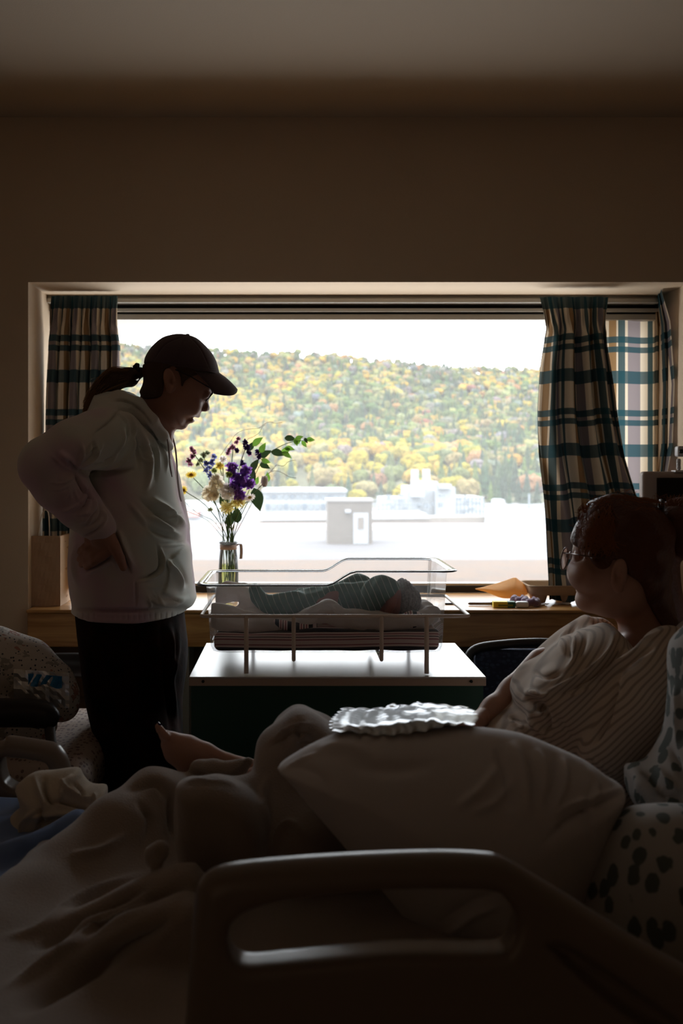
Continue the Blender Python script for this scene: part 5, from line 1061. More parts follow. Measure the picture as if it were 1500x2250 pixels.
# white pillow on the lap
p = Sculpt((-.06, 1.27, .52), (.50, 1.62, .92), .0042)
p.inflate([(610, 1690), (616, 1683), (636, 1668), (700, 1632), (770, 1606), (860, 1596), (960, 1597), (1060, 1602), (1150, 1613), (1225, 1640), (1290, 1668), (1340, 1705), (1372, 1730), (1352, 1790), (1330, 1870), (1310, 1960), (1260, 2060), (1150, 2150), (1020, 2160), (930, 2070), (840, 1965), (760, 1872), (680, 1772), (628, 1706), (614, 1695)], 1.45, .125, .17, k=0, smooth=3)
p.noise(.003, 16, 9)
ps = [(.010, 12, [(1120, 1625), (1150, 1700), (1165, 1800)]), (-.010, 9, [(1090, 1640), (1110, 1710), (1120, 1790)]), (.010, 8, [(1175, 1640), (1195, 1700), (1190, 1770)]), (-.009, 8, [(1150, 1650), (1172, 1710), (1175, 1780)]), (.009, 7, [(1235, 1660), (1240, 1720), (1215, 1790)]), (-.008, 7, [(1215, 1650), (1222, 1710), (1200, 1780)]), (.008, 6, [(1366, 1732), (1300, 1755), (1240, 1775), (1210, 1800)]), (-.010, 5, [(1366, 1742), (1300, 1770), (1245, 1800), (1190, 1860)]),
      (.007, 12, [(690, 1650), (760, 1640), (820, 1660)]), (-.007, 16, [(760, 1680), (860, 1690), (960, 1680)]), (.008, 10, [(1000, 1780), (1060, 1730), (1100, 1680)]), (.006, 9, [(1030, 1790), (1090, 1760), (1140, 1700)]), (-.006, 8, [(640, 1680), (700, 1700), (740, 1760)]), (.007, 8, [(980, 2060), (1040, 2010), (1100, 1990)]), (-.006, 6, [(960, 2030), (1030, 1985), (1090, 1960)]), (-.006, 6, [(1310, 1700), (1290, 1770), (1300, 1850)]), (.006, 6, [(1290, 1680), (1310, 1730), (1290, 1800)]), (.005, 4, [(622, 1690), (660, 1672), (700, 1655)])]
M_pil = mat('white_cotton', (.68, .64, .64), .9, bump=.25, bscale=260, bdist=.001, sheen=.15)
tag(sculpt_obj('pillow', p, M_pil, None, 1, ps), 'large plain white pillow resting on the lap of the reclining person', 'pillow')
# crinkled clear plastic bag on the pillow
M_film = bpy.data.materials.new('crinkled_film'); M_film.use_nodes = True; n = M_film.node_tree; n.nodes.clear()
o_ = n.nodes.new('ShaderNodeOutputMaterial'); a1 = n.nodes.new('ShaderNodeBsdfTransparent'); a1.inputs[0].default_value = (.93, .94, .95, 1); a2 = n.nodes.new('ShaderNodeBsdfGlossy'); a2.inputs['Roughness'].default_value = .16; a2.inputs[0].default_value = (.95, .97, 1, 1)
a3 = n.nodes.new('ShaderNodeLayerWeight'); a3.inputs[0].default_value = .74; a4 = n.nodes.new('ShaderNodeMixShader'); n.links.new(a3.outputs['Fresnel'], a4.inputs[0]); n.links.new(a1.outputs[0], a4.inputs[1]); n.links.new(a2.outputs[0], a4.inputs[2])
a5 = n.nodes.new('ShaderNodeBsdfDiffuse'); a5.inputs[0].default_value = (.7, .72, .74, 1); a6 = n.nodes.new('ShaderNodeMixShader'); a6.inputs[0].default_value = .34; n.links.new(a4.outputs[0], a6.inputs[1]); n.links.new(a5.outputs[0], a6.inputs[2]); n.links.new(a6.outputs[0], o_.inputs[0])
rc = random.Random(9)
def film(name, x0, x1, y0, y1, z, edge, seed, label, sagf=None, n_=(60, 44), amp=.0034, mtl=None):
    rc = random.Random(seed); mb = MB(); cr_ = [(rc.uniform(0, 3.14), rc.uniform(14, 48), rc.random() * 6, rc.uniform(.25, 1)) for _ in range(9)]
    for j in range(n_[1] + 1):
        for i in range(n_[0] + 1):
            u, v = i / n_[0], j / n_[1]; a, b2 = edge(u, v); x, y = x0 + (x1 - x0) * a, y0 + (y1 - y0) * b2; h = 0
            for (an, fq, ph, am) in cr_: h += am * (14 / fq) * (1 - 2 * abs(math.sin(fq * (x * math.cos(an) + y * math.sin(an)) + ph + 1.3 * math.sin(9 * x + 14 * y))))
            e_ = .3 + .7 * math.sin(math.pi * min(max(u, .08), .92)); mb.v.append((x + .004 * math.sin(j * 1.3), y + .005 * math.sin(i * .9 + 1), z(x, y) + amp * h * e_ + amp))
    for j in range(n_[1]):
        for i in range(n_[0]): k_ = j * (n_[0] + 1) + i; mb.f += [(k_, k_ + 1, k_ + n_[0] + 2), (k_, k_ + n_[0] + 2, k_ + n_[0] + 1)]
    o = mb.build(name, mtl or M_film, smooth=True)
    return tag(o, label, 'bag') if label else o
def ed(u, v):
    w = .5 + .5 * math.sin(math.pi * (.12 + .76 * v)); return (.5 + (u - .5) * (.72 + .28 * w) - .10 * (1 - v) + .06 * v, v * (1 - .10 * math.sin(u * 7)) - .02 + (1 - v) * (.14 - .10 * math.sin(math.pi * min(1, max(0, u * 1.05)))))
bagf = film('plastic_bag', .064, .285, 1.405, 1.70, lambda x, y: float(np.interp(x, [.03, .08, .14, .2, .27], [.889, .902, .909, .908, .905])) + .004 - (.17 * (1 - math.sqrt(max(0, 1 - ((1.45 - y) / .125) ** 2))) if y < 1.45 else .14 * (y - 1.45)), ed, 4, 'crinkled clear plastic bag lying on top of the white pillow')
# quilt and pillow with a leaf print at the head end
M_leafp = bpy.data.materials.new('leaf_print_cotton'); M_leafp.use_nodes = True; n = M_leafp.node_tree; bb = n.nodes['Principled BSDF']; t = n.nodes.new('ShaderNodeTexCoord')
mp = n.nodes.new('ShaderNodeMapping'); mp.inputs['Scale'].default_value = (46, 36, 24); mp.inputs['Rotation'].default_value = (0, .6, 0); vo = n.nodes.new('ShaderNodeTexVoronoi'); vo.inputs['Scale'].default_value = 1.0
nz = n.nodes.new('ShaderNodeTexNoise'); nz.inputs['Scale'].default_value = 45; ad = n.nodes.new('ShaderNodeMath'); ad.operation = 'MULTIPLY_ADD'; ad.inputs[1].default_value = .55
r = n.nodes.new('ShaderNodeValToRGB'); r.color_ramp.elements[0].position = .66; r.color_ramp.elements[0].color = rgb((.12, .14, .13)); r.color_ramp.elements[1].position = .70; r.color_ramp.elements[1].color = rgb((.47, .45, .43))
n.links.new(t.outputs['Object'], mp.inputs[0]); n.links.new(mp.outputs[0], vo.inputs[0]); n.links.new(t.outputs['Object'], nz.inputs[0]); n.links.new(nz.outputs[0], ad.inputs[0]); n.links.new(vo.outputs['Distance'], ad.inputs[2]); n.links.new(ad.outputs[0], r.inputs[0]); n.links.new(r.outputs[0], bb.inputs['Base Color']); bb.inputs['Roughness'].default_value = .9
q = Sculpt((.42, 1.34, .62), (.85, 1.74, 1.14), .0048)
q.inflate([(1380, 1700), (1392, 1686), (1425, 1678), (1452, 1650), (1478, 1600), (1486, 1520), (1478, 1450), (1490, 1400), (1560, 1360), (1760, 1400), (1800, 1900), (1500, 1880), (1420, 1800), (1385, 1750)], 1.58, .10, .08, k=0, smooth=3); q.noise(.004, 40, 4)
qs = [(.012, 6, [(1390, 1700), (1420, 1740), (1440, 1790)]), (-.014, 6, [(1405, 1690), (1440, 1720), (1470, 1780)]), (.012, 7, [(1440, 1680), (1470, 1720), (1500, 1740)]), (-.012, 6, [(1470, 1640), (1490, 1690), (1510, 1720)]), (.010, 6, [(1480, 1500), (1492, 1560), (1486, 1640)]), (-.010, 6, [(1420, 1760), (1460, 1740), (1500, 1760)]), (.010, 6, [(1400, 1720), (1410, 1760), (1450, 1800)])]
tag(sculpt_obj('quilt', q, M_leafp, None, 1, qs), 'bunched quilt with dark leaf print beside the shoulder at the head end', 'quilt')
q = Sculpt((.30, 1.20, .50), (.78, 1.62, .88), .0055)
q.inflate([(1300, 1900), (1345, 1830), (1390, 1790), (1460, 1780), (1560, 1790), (1760, 1850), (1760, 2230), (1250, 2230), (1240, 2080)], 1.38, .13, .12, k=0, smooth=3); q.noise(.003, 24, 5)
tag(sculpt_obj('pillow', q, M_leafp, None, 1), 'leaf printed pillow beneath the quilt behind the near bed rail', 'pillow')
q = Sculpt((.60, 1.62, .74), (1.30, 2.05, 1.26), .008)
q.inflate([(1500, 1380), (1560, 1340), (1700, 1300), (1900, 1290), (1960, 1500), (1900, 1700), (1600, 1760), (1490, 1700), (1482, 1500)], 1.84, .16, .14, k=0, smooth=3)
tag(sculpt_obj('pillow', q, M_pil, None, 1), 'white pillow propped behind the reclining back at the right edge', 'pillow')
# ---------------------------------------------------------------- the reclining woman
YW2 = 2.0
hs = Sculpt((.52, 1.80, .86), (.88, 2.20, 1.28), .0028)
hs.inflate([(1263, 1195), (1260, 1215), (1263, 1232), (1258, 1250), (1259, 1262), (1263, 1277), (1268, 1290), (1272, 1300), (1270, 1312), (1273, 1326), (1283, 1339), (1300, 1347), (1340, 1358), (1385, 1352), (1430, 1310), (1462, 1240), (1462, 1170), (1435, 1120), (1380, 1096), (1320, 1104), (1283, 1140), (1268, 1175)], YW2 + .01, .080, .075, k=0, smooth=3)
hs.ell(P(1278, 1262, YW2 - .01), (.026, .05, .030), k=.02); hs.ell(P(1286, 1322, YW2 + .02), (.018, .03, .018), k=.012)
hs.ell(P(1276, 1250, YW2 + .075), (.010, .016, .016), k=.008); hs.ell(P(1276, 1298, YW2 + .06), (.010, .022, .007), k=.004)
hs.ell(P(1268, 1222, YW2 - .005), (.010, .02, .011), k=.01, cut=True); hs.ell(P(1272, 1222, YW2 + .005), (.012, .014, .012), k=.003)
hs.pchain([(1400, 1290, 2.02, 58), (1412, 1350, 2.02, 52), (1424, 1410, 2.0, 60), (1436, 1450, 1.98, 80)], k=.02, ink=.015)
hs.base = hs.d.copy()
hs.ear(P(1357, 1262, YW2 - .076), 10, -1)
v2, f2 = hs.mesh(1)
b = Sculpt((-.36, 1.60, .60), (.90, 2.24, 1.12), .0068)
b.pchain([(1440, 1470, 1.99, 66), (1370, 1550, 1.95, 92), (1280, 1660, 1.93, 90), (1180, 1740, 1.90, 80)], ys=1.1, k=.04, ink=.03)
b.pchain([(1400, 1440, 1.98, 56), (1330, 1436, 2.07, 34), (1260, 1420, 2.11, 32), (1190, 1460, 2.10, 28)], k=.03)
b.pchain([(1190, 1458, 2.09, 34), (1128, 1522, 2.06, 30), (1085, 1558, 2.02, 25), (1050, 1584, 1.98, 20)], k=.01, ink=.02)
b.pchain([(1440, 1470, 1.84, 44), (1400, 1570, 1.79, 40), (1345, 1690, 1.74, 38), (1270, 1730, 1.70, 32), (1180, 1720, 1.68, 26)], k=.02, ink=.02)
b.pchain([(1170, 1750, 1.86, 80), (940, 1760, 1.78, 66), (720, 1660, 1.74, 40), (660, 1690, 1.76, 34), (560, 1710, 1.82, 26)], k=.03)
b.pchain([(1170, 1760, 1.92, 80), (900, 1750, 1.90, 62), (660, 1710, 1.90, 36), (560, 1694, 1.90, 24), (500, 1676, 1.90, 21), (450, 1655, 1.90, 21), (410, 1652, 1.90, 26)], k=.02)
v1, f1 = b.mesh(1)
ft = Sculpt((-.30, 1.82, .62), (-.08, 1.98, .84), .0028)   # the bare foot, sole towards the left
ft.pchain([(500, 1676, 1.90, 20), (450, 1655, 1.90, 22), (415, 1646, 1.90, 27), (392, 1648, 1.90, 31)], k=.01, ink=.01)
ft.pchain([(400, 1640, 1.895, 24), (378, 1628, 1.89, 19), (362, 1616, 1.888, 13)], k=.012, ink=.006); ft.pchain([(405, 1665, 1.90, 26), (385, 1655, 1.90, 20), (366, 1636, 1.90, 12)], k=.012, ink=.006)
ft.pchain([(408, 1672, 1.905, 22), (412, 1690, 1.905, 20)], k=.012)
ft.pchain([(364, 1618, 1.872, 9.5), (352, 1604, 1.870, 8.5), (347, 1596, 1.870, 7.5)], k=.004)
for i in range(4): d = .012 * (i + 1); ft.pchain([(362, 1620 + i * 2, 1.874 + d, 7.5 - i * .6), (353 + i, 1608 + i * 3, 1.874 + d, 6.6 - i * .5), (351 + i * 2, 1601 + i * 4, 1.874 + d, 5.6 - i * .5)], k=.003)
v3, f3 = ft.mesh(1)
hd = Sculpt((.20, 1.84, .70), (.38, 2.04, .84), .0026)     # far hand closing on the plastic bag
hd.pchain([(1062, 1576, 1.99, 21), (1042, 1590, 1.96, 20), (1024, 1600, 1.93, 17)], k=.01, ink=.008)
for i in range(4): d = (i - 1.5) * .014; hd.pchain([(1026, 1598, 1.93 + d, 9), (1008, 1596, 1.915 + d, 8), (998, 1606 + i, 1.905 + d, 7.2), (1002, 1618 + i, 1.902 + d, 6)], k=.003)
hd.pchain([(1040, 1598, 1.905, 10), (1022, 1612, 1.89, 8.5), (1008, 1620, 1.888, 7)], k=.005)
v4, f4 = hd.mesh(1)
V = np.vstack([v1, v2, v3, v4]); n1, n2, n3 = len(v1), len(v1) + len(v2), len(v1) + len(v2) + len(v3); Fq = np.vstack([f1, f2 + n1, f3 + n2, f4 + n3])
me = bpy.data.meshes.new('person'); me.from_pydata(V.tolist(), [], Fq.tolist()); me.update(); wo_ = link('person', me, M_skin2)
rm = wo_.modifiers.new('weld', 'REMESH'); rm.mode = 'VOXEL'; rm.voxel_size = .0030; rm.use_smooth_shade = True
tag(wo_, 'person reclining in the hospital bed in a beige ribbed cardigan, head turned to the window', 'person')
nl = MB(); nl.ico(P(350, 1591, 1.871), .005, 2, Matrix.Rotation(R(-40), 3, 'Y'), (.5, 1, 1)); nl.build('toenail', mat('dark_blue_polish', (.03, .02, .10), .2), wo_)
# ribbed cardigan
def ribbed(name, c, c2, ang, per, depth=.0035):
    m = bpy.data.materials.new(name); m.use_nodes = True; n = m.node_tree; b = n.nodes['Principled BSDF']; L = n.links.new; t = n.nodes.new('ShaderNodeTexCoord')
    mp = n.nodes.new('ShaderNodeMapping'); mp.inputs['Rotation'].default_value = (0, R(ang), 0); L(t.outputs['Object'], mp.inputs[0])
    w = n.nodes.new('ShaderNodeTexWave'); w.wave_type = 'BANDS'; w.bands_direction = 'X'; w.inputs['Scale'].default_value = 1 / per / 3.14; w.inputs['Distortion'].default_value = 1.6; w.inputs['Detail'].default_value = 1; w.inputs['Detail Scale'].default_value = .25; L(mp.outputs[0], w.inputs[0])
    r = n.nodes.new('ShaderNodeValToRGB'); r.color_ramp.elements[0].position = .05; r.color_ramp.elements[0].color = rgb(c2); r.color_ramp.elements[1].position = .5; r.color_ramp.elements[1].color = rgb(c); L(w.outputs['Fac'], r.inputs[0]); L(r.outputs[0], b.inputs['Base Color'])
    bp = n.nodes.new('ShaderNodeBump'); bp.inputs['Strength'].default_value = 1; bp.inputs['Distance'].default_value = depth; L(w.outputs['Fac'], bp.inputs[2])
    nb = n.nodes.new('ShaderNodeTexNoise'); nb.inputs['Scale'].default_value = 500; b2 = n.nodes.new('ShaderNodeBump'); b2.inputs['Strength'].default_value = .4; b2.inputs['Distance'].default_value = .001; L(t.outputs['Object'], nb.inputs[0]); L(nb.outputs[0], b2.inputs[2]); L(bp.outputs[0], b2.inputs['Normal']); L(b2.outputs[0], b.inputs['Normal'])
    b.inputs['Roughness'].default_value = .95; b.inputs['Sheen Weight'].default_value = .25; b.inputs['Specular IOR Level'].default_value = .1; return m
M_rib = ribbed('beige_rib_knit', (.56, .45, .36), (.32, .245, .19), -48, .0082, .0045)
c = Sculpt((.34, 1.60, .66), (.86, 2.24, 1.02), .0044)
c.inflate([(1300, 1354), (1288, 1349), (1265, 1362), (1232, 1384), (1203, 1409), (1177, 1435), (1161, 1459), (1171, 1478), (1200, 1494), (1260, 1474), (1330, 1430), (1352, 1385), (1330, 1358)], 2.11, .065, .045, k=0, smooth=3)
c.inflate([(1340, 1372), (1286, 1388), (1236, 1412), (1196, 1446), (1157, 1486), (1134, 1516), (1130, 1537), (1134, 1552), (1112, 1571), (1072, 1602), (1040, 1640), (1060, 1720), (1200, 1790), (1400, 1800), (1540, 1700), (1560, 1500), (1530, 1410), (1470, 1376), (1432, 1384), (1396, 1412), (1370, 1400)], 1.95, .175, .10, k=.02, smooth=3)
c.ell(P(1205, 1520, 2.02), (.075, .07, .055), k=.02, rot=(0, 35, 0)); c.ell(P(1275, 1575, 1.86), (.095, .085, .075), k=.03, rot=(0, 35, 0))
c.pchain([(1470, 1440, 1.82, 66), (1438, 1500, 1.79, 72), (1396, 1580, 1.76, 72), (1340, 1660, 1.74, 66)], k=.02, ink=.02)
q = P(1340, 1668, 1.74); f_ = (-.55 * (c.x - q.x) - .83 * (c.z - q.z)); cut_ = np.maximum(-f_ * -1 - .0, 0 * c.x)
# open neckline
c.chain([P(1405, 1350, 2.0), P(1408, 1410, 1.98), P(1378, 1440, 2.0)], [.058, .056, .022], k=.008, cut=True)
c.inflate([(1345, 1368), (1372, 1376), (1400, 1400), (1386, 1436), (1352, 1462), (1330, 1468), (1340, 1430), (1352, 1400)], 1.98, .12, .02, k=.006, smooth=2, cut=True)
c.ell(P(1173, 1550, 1.81), (.024, .035, .011), k=.006, rot=(0, 30, 0), cut=True)
c.noise(.002, 26, 3)
cs = [(.010, 5, [(1352, 1376), (1344, 1420), (1318, 1456), (1270, 1490), (1225, 1512), (1200, 1520)]), (-.012, 4, [(1362, 1400), (1350, 1440), (1320, 1476), (1270, 1506), (1220, 1528)]), (.010, 5, [(1470, 1380), (1420, 1405), (1385, 1440), (1340, 1470), (1290, 1500), (1240, 1522)]),
      (-.030, 10, [(1150, 1530), (1170, 1545), (1190, 1560)]), (-.02, 7, [(1188, 1545), (1200, 1580), (1200, 1610)]), (.012, 6, [(1148, 1520), (1175, 1524), (1196, 1532), (1210, 1524)]), (.010, 6, [(1160, 1560), (1170, 1590), (1200, 1612), (1230, 1622)]), (-.012, 5, [(1112, 1572), (1130, 1580), (1150, 1600)]), (.010, 5, [(1120, 1580), (1140, 1592), (1160, 1612)]),
      (-.020, 8, [(1366, 1500), (1345, 1540), (1325, 1590), (1300, 1640)]), (.008, 6, [(1380, 1470), (1360, 1520), (1340, 1570)]), (-.008, 5, [(1440, 1420), (1400, 1440), (1370, 1470)]), (.007, 5, [(1248, 1380), (1232, 1410), (1240, 1440)]), (-.010, 5, [(1262, 1376), (1248, 1420), (1252, 1450)]), (.008, 5, [(1275, 1372), (1262, 1410), (1262, 1448), (1240, 1475)]), (-.008, 5, [(1290, 1380), (1280, 1420), (1260, 1460)]),
      (-.012, 5, [(1172, 1478), (1200, 1486), (1235, 1478)]), (.007, 6, [(1230, 1540), (1270, 1530), (1320, 1500)]), (-.006, 5, [(1215, 1560), (1240, 1600), (1262, 1625)]), (.005, 3, [(1286, 1652), (1320, 1684), (1365, 1706)])]
cg = sculpt_obj('cardigan', c, M_rib, wo_, 1, cs)
# glasses
specs(wo_, P(1251, 1225, YW2 + .060), Vector((.12, 0, 1)).normalized(), Vector((.55, .84, 0)).normalized(), .0225, .0220, .033, mat('brass_glasses_frame', (.12, .05, .03), .3, metal=.3), [[P(1240, 1215, YW2 + .045), P(1262, 1218, YW2 - .02), P(1285, 1221, YW2 - .065), P(1330, 1228, YW2 - .08)], [P(1330, 1215, YW2 + .12), P(1360, 1225, YW2 + .10)]], .0014)
# auburn hair gathered at the back
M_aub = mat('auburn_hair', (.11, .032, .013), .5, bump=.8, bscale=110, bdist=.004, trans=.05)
M_aubs = mat('auburn_rim_lit', (.30, .095, .025), .5, trans=.25)  # lighter than the hair mass: rim light put into the strand colour
h = Sculpt.shell(hs, .010, Yc=YW2 - .065, poly=[(1272, 1184), (1258, 1176), (1255, 1150), (1260, 1125), (1272, 1100), (1300, 1070), (1328, 1060), (1352, 1060), (1384, 1060), (1425, 1066), (1460, 1080), (1500, 1100), (1520, 1200), (1520, 1300), (1510, 1400), (1470, 1385), (1430, 1330), (1396, 1276), (1376, 1256), (1372, 1240), (1346, 1228), (1334, 1240), (1318, 1246), (1306, 1232), (1295, 1210), (1280, 1198)])
h.noise(.0030, 70, 7); h.noise(.0015, 160, 8)
hr = sculpt_obj('hair', h, M_aub, wo_, 1)
rs = random.Random(21); mb = MB()
top = spline([(1268, 1190), (1266, 1168), (1269, 1150), (1276, 1132), (1286, 1114), (1302, 1102), (1328, 1092), (1352, 1088), (1384, 1090), (1425, 1096), (1460, 1104), (1490, 1108)], 8)
for i in range(380):
    j = rs.randrange(0, len(top) - 14); dep = rs.uniform(0, 1) ** 1.5; yo = rs.uniform(-.07, .06); inn = 2 + 34 * dep * rs.random(); seg = []; wv = rs.uniform(1, 4.5); ph = rs.random() * 6; L_ = rs.randrange(6, 14)
    for k_ in range(L_):
        x, y = top[j + k_]; cx_, cy_ = 1380, 1210; dx, dy = cx_ - x, cy_ - y; dl = math.hypot(dx, dy); off_ = inn - rs.random() * .6 - (k_ / L_ - .5) * rs.uniform(-4, 4) + wv * math.sin(k_ * .9 + ph)
        seg.append(P(x + dx / dl * off_, y + dy / dl * off_, YW2 + yo - (.02 * math.sqrt(max(inn, 0) / 10) if yo < 0 else 0)))
    mb.tube(seg, .00038, 4, cap=False)
for i in range(420):   # loose waves over the side of the head
    x0_ = rs.uniform(1276, 1350); y0_ = rs.uniform(1104, 1190); a = rs.uniform(1.2, 2.4); cur = []; X_, Y_ = x0_, y0_; kk_ = rs.uniform(-.22, .22)
    for k_ in range(9):
        dd_ = math.hypot((X_ - 1375) / 115, (Y_ - 1215) / 125); yo = -.0885 * math.sqrt(max(0, 1 - min(1, dd_) ** 3.2)); cur.append(P(X_, Y_, YW2 + .01 + yo)); X_ += 5 * math.cos(a); Y_ += 5 * math.sin(a); a += kk_
        if X_ < 1272: a = min(a, 1.4)
    mb.tube(cur, .0006, 4, cap=False)
for i in range(90):   # flyaways
    x, y = top[rs.randrange(6, len(top) - 2)]; a = rs.uniform(-2.9, -.3); l = rs.uniform(5, 20); mb.tube([P(x + t * l * math.cos(a + t * rs.uniform(-.8, .8)), y + 3 + t * l * math.sin(a), YW2 + .02) for t in (0, .35, .7, 1)], .00042, 4, cap=False)
for i in range(60):   # sprout above the hair tie
    a = rs.uniform(-2.2, -.4); l = rs.uniform(10, 30); x = 1470 + rs.uniform(-8, 25); mb.tube([P(x + t * l * math.cos(a), 1112 + t * l * math.sin(a), YW2) for t in (0, .5, 1)], .0005, 4, cap=False)
for i in range(26):   # curl at the temple
    r0 = 8 + rs.random() * 9; a0 = rs.uniform(-1.5, .2); mb.tube([P(1312 + r0 * 1.0 * math.cos(a0 + t), 1168 + r0 * 1.5 * math.sin(a0 + t), YW2 - .088) for t in [k_ * .3 for k_ in range(9)]], .0004, 4, cap=False)
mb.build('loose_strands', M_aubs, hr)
h = Sculpt((.68, 1.90, .92), (.96, 2.20, 1.26), .0036); h.ell(P(1510, 1160, 2.03), (.062, .066, .064), k=0); h.pchain([(1440, 1240, 2.06, 50), (1460, 1330, 2.08, 40), (1490, 1420, 2.08, 34)], k=.02); h.noise(.004, 60, 5); sculpt_obj('hair_bun', h, M_aub, wo_, 1)
pts = [P(1452 + 3 * math.cos(a), 1112 + 12 * math.sin(a), YW2 - .03 * math.cos(a)) for a in [j / 14 * 6.283 for j in range(14)]]
MB().tube(pts, .004, 8, closed=True).build('hair_tie', M_dark, wo_)
# ---------------------------------------------------------------- recliner at the left with nursing pillow
M_arm = mat('black_armrest', (.022, .018, .017), .4); M_steel = mat('dark_chair_tube', (.07, .06, .055), .45)
M_seat = bpy.data.materials.new('flecked_vinyl'); M_seat.use_nodes = True
def flecks(m, base, cols, sc=(60, 60, 60), thr=.30, rough=.6, rot=0):
    n = m.node_tree; b = n.nodes['Principled BSDF']; t = n.nodes.new('ShaderNodeTexCoord'); mp = n.nodes.new('ShaderNodeMapping'); mp.inputs['Scale'].default_value = sc; mp.inputs['Rotation'].default_value = (0, R(rot), 0)
    v = n.nodes.new('ShaderNodeTexVoronoi'); v.inputs['Scale'].default_value = 1; v.inputs['Randomness'].default_value = .6; r = n.nodes.new('ShaderNodeValToRGB'); r.color_ramp.interpolation = 'CONSTANT'; r.color_ramp.elements[0].color = (1, 1, 1, 1); r.color_ramp.elements[1].position = thr; r.color_ramp.elements[1].color = (0, 0, 0, 1)
    c = n.nodes.new('ShaderNodeValToRGB'); c.color_ramp.interpolation = 'CONSTANT'; el = c.color_ramp.elements
    while len(el) < len(cols): el.new(.5)
    for i, e in enumerate(el): e.position = i / len(cols); e.color = rgb(cols[i])
    s = n.nodes.new('ShaderNodeSeparateColor'); mx = n.nodes.new('ShaderNodeMix'); mx.data_type = 'RGBA'; L = n.links.new
    L(t.outputs['Object'], mp.inputs[0]); L(mp.outputs[0], v.inputs[0]); L(v.outputs['Distance'], r.inputs[0]); L(v.outputs['Color'], s.inputs[0]); L(s.outputs[0], c.inputs[0]); L(r.outputs[0], mx.inputs[0]); mx.inputs[6].default_value = rgb(base); L(c.outputs[0], mx.inputs[7]); L(mx.outputs[2], b.inputs['Base Color']); b.inputs['Roughness'].default_value = rough; return mx
flecks(M_seat, (.52, .40, .33), [(.20, .13, .12), (.26, .16, .13)], (75, 45, 75), .33, .55)
ch = empty('recliner', 'recliner with flecked vinyl seat and black armrests at the left by the window wall', 'chair', loc=(-.85, 2.6, 0))
rel(MB().box((-1.22, 2.40, .43), (-.505, 3.02, .565), .055, seg=5).build('seat', M_seat), ch)
rel(MB().box((-1.34, 2.36, .40), (-1.22, 2.92, 1.12), .04, seg=3).build('backrest', M_seat), ch)
for Ya in (2.36, 2.94):
    pa = MB(); ptz = [P(-260, 1540, 2.5), P(-60, 1538, 2.5), P(60, 1536, 2.5), P(112, 1538, 2.5), P(134, 1548, 2.5), P(146, 1566, 2.5)]; pts = spline([(p.x, Ya, p.z) for p in ptz], 5)
    pa.tube(pts, [.022] * (len(pts) - 6) + [.021, .020, .018, .015, .011, .006], 12, flat=1.6); ar = rel(pa.build('armrest', M_arm), ch)
    z0_ = P(0, 1556, 2.5).z; xx = P(138, 0, 2.5).x
    rel(MB().tube([(xx, Ya, z0_), (xx + .02, Ya, .50), (xx + .05, Ya, .30), (xx + .06, Ya, .012)], .0125, 10).build('leg', M_steel), ch)
    rel(MB().tube([(-1.22, Ya, z0_ + .01), (-1.24, Ya, .3), (-1.26, Ya, .012)], .0125, 10).build('leg', M_steel), ch)
rel(MB().box((-1.2, 2.38, .36), (-.60, 2.92, .42), .01).build('seat_frame', M_steel), ch)
rel(MB().tube([(-.56, 2.40, .33), (-.54, 2.62, .33), (-.56, 2.90, .33)], .012, 8).build('footrest_bar', M_steel), ch)
M_dino = bpy.data.materials.new('dinosaur_print_cotton'); M_dino.use_nodes = True
mx1 = flecks(M_dino, (.62, .56, .50), [(.06, .07, .08), (.10, .10, .10)], (95, 95, 95), .24, .9)
def motif(m, prev, cols, sc, thr):     # larger curled blots among the dots
    n = m.node_tree; L = n.links.new; t = n.nodes.new('ShaderNodeTexCoord'); ns = n.nodes.new('ShaderNodeTexNoise'); ns.inputs['Scale'].default_value = 26; ns.inputs['Detail'].default_value = 1; mp = n.nodes.new('ShaderNodeMapping'); mp.inputs['Scale'].default_value = sc
    ad = n.nodes.new('ShaderNodeMix'); ad.data_type = 'VECTOR'; ad.inputs[0].default_value = .035; L(t.outputs['Object'], ad.inputs[4]); L(ns.outputs['Color'], ad.inputs[5]); L(ad.outputs[1], mp.inputs[0])
    v = n.nodes.new('ShaderNodeTexVoronoi'); v.inputs['Scale'].default_value = 1; L(mp.outputs[0], v.inputs[0]); r = n.nodes.new('ShaderNodeValToRGB'); r.color_ramp.interpolation = 'CONSTANT'; r.color_ramp.elements[0].color = (0, 0, 0, 1); r.color_ramp.elements[0].position = 0
    e1 = r.color_ramp.elements[1]; e1.position = thr * .42; e1.color = (1, 1, 1, 1); e2 = r.color_ramp.elements.new(thr); e2.color = (0, 0, 0, 1); L(v.outputs['Distance'], r.inputs[0])
    s = n.nodes.new('ShaderNodeSeparateColor'); L(v.outputs['Color'], s.inputs[0]); c = n.nodes.new('ShaderNodeValToRGB'); c.color_ramp.interpolation = 'CONSTANT'; c.color_ramp.elements[0].color = rgb(cols[0]); c.color_ramp.elements[1].color = rgb(cols[1]); c.color_ramp.elements[1].position = .5; L(s.outputs[0], c.inputs[0])
    mx = n.nodes.new('ShaderNodeMix'); mx.data_type = 'RGBA'; L(r.outputs[0], mx.inputs[0]); L(prev.outputs[2], mx.inputs[6]); L(c.outputs[0], mx.inputs[7]); L(mx.outputs[2], n.nodes['Principled BSDF'].inputs['Base Color'])
motif(M_dino, mx1, [(.42, .22, .17), (.36, .33, .28)], (24, 24, 24), .36)
s = Sculpt((-1.12, 2.40, .52), (-.52, 2.78, .92), .0052)
s.pchain([(-160, 1560, 2.60, 90), (-90, 1480, 2.60, 100), (-20, 1462, 2.60, 82), (50, 1475, 2.60, 72), (105, 1515, 2.60, 58), (134, 1545, 2.60, 36), (142, 1556, 2.60, 20)], k=.02, ink=.03)
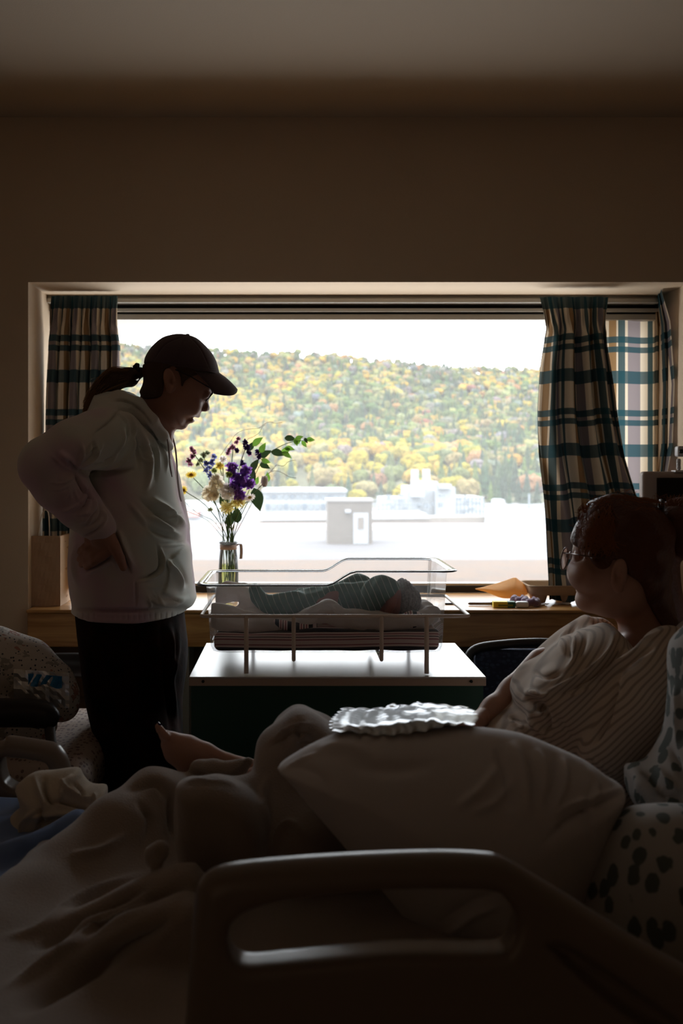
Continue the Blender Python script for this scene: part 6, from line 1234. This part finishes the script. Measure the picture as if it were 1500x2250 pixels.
s.pchain([(-160, 1560, 2.55, 80), (-60, 1578, 2.53, 62), (20, 1585, 2.52, 50), (70, 1588, 2.52, 40), (98, 1594, 2.52, 28)], k=.01, ink=.02); s.noise(.003, 22, 2)
tag(sculpt_obj('nursing_pillow', s, M_dino, None, 1, [(-.010, 5, [(0, 1500), (30, 1530), (60, 1555)]), (-.006, 4, [(0, 1450), (14, 1500), (40, 1530)])]), 'curved nursing pillow with small dinosaur print on the recliner', 'pillow')
# pack of diapers in clear film
dp = empty('diaper_pack', 'soft pack of white pads in blue printed clear film on the nursing pillow', 'pack', loc=P(95, 1510, 2.5))
s = Sculpt((-.72, 2.42, .66), (-.54, 2.56, .82), .0035); s.inflate([(38, 1492), (48, 1478), (80, 1480), (125, 1490), (142, 1500), (150, 1530), (146, 1545), (100, 1548), (45, 1540)], 2.49, .05, .025, k=0, smooth=2); s.noise(.003, 70, 3)
rel(sculpt_obj('pads', s, mat('white_pad', (.62, .60, .58), .9)), dp)
M_filmb = mat('blue_film', (.03, .22, .50), .25, spec=.6)
mb = MB().grid(lambda u, v: tuple(P(62 + 74 * u, 1480 + 6 * u + (24 + 4 * math.sin(u * 9)) * v, 2.416 - .004 * math.sin(u * 23 + v * 4) + .0)), 24, 8); o = rel(mb.build('printed_film', M_filmb, smooth=False), dp); o.modifiers.new('t', 'SOLIDIFY').thickness = .001
mb = MB(); rq = random.Random(4)
mb.grid(lambda u, v: tuple(P(30 + 122 * u, 1470 + 78 * v + 8 * u, 2.428 - .004 * rq.random() - .010 * math.sin(u * 3.1))), 14, 9); rel(mb.build('clear_wrap', M_film, smooth=False), dp)
# ---------------------------------------------------------------- dark blue chair at the right
cb = empty('visitor_chair', 'dark blue upholstered chair with a black frame behind the cart at the right', 'chair', loc=(.72, 2.95, 0)); M_navy = bpy.data.materials.new('navy_leaf_fabric'); M_navy.use_nodes = True
flecks(M_navy, (.022, .026, .055), [(.045, .055, .10), (.035, .04, .08)], (60, 60, 90), .42, .9)
Yc = 3.05; x0, x1 = xat(1034, Yc), xat(1330, Yc); z1 = yat(1420, Yc)
rel(MB().box((x0 + .015, Yc, .42), (x1 - .015, Yc + .06, z1 - .012), .03, seg=4).build('backrest', M_navy), cb)
rel(MB().tube(spline([(x0 + .04, Yc + .02, .40), (x0 + .012, Yc + .02, .60), (x0 - .004, Yc + .02, z1 - .05), (x0 + .02, Yc + .02, z1 - .012), (x0 + .10, Yc + .02, z1 + .002), ((x0 + x1) / 2, Yc + .02, z1 + .008), (x1 - .10, Yc + .02, z1 + .002), (x1 - .02, Yc + .02, z1 - .012), (x1 + .004, Yc + .02, z1 - .05), (x1 - .04, Yc + .02, .40)], 5), .014, 10).build('frame', M_arm), cb)
rel(MB().box((x0 + .01, 2.62, .38), (x1 - .01, 3.06, .46), .03, seg=4).build('seat', M_navy), cb)
for x in (x0 + .03, x1 - .03):
    for y in (2.66, 3.06): rel(MB().tube([(x, y, .40), (x, y, .006)], .012, 8).build('leg', M_arm), cb)
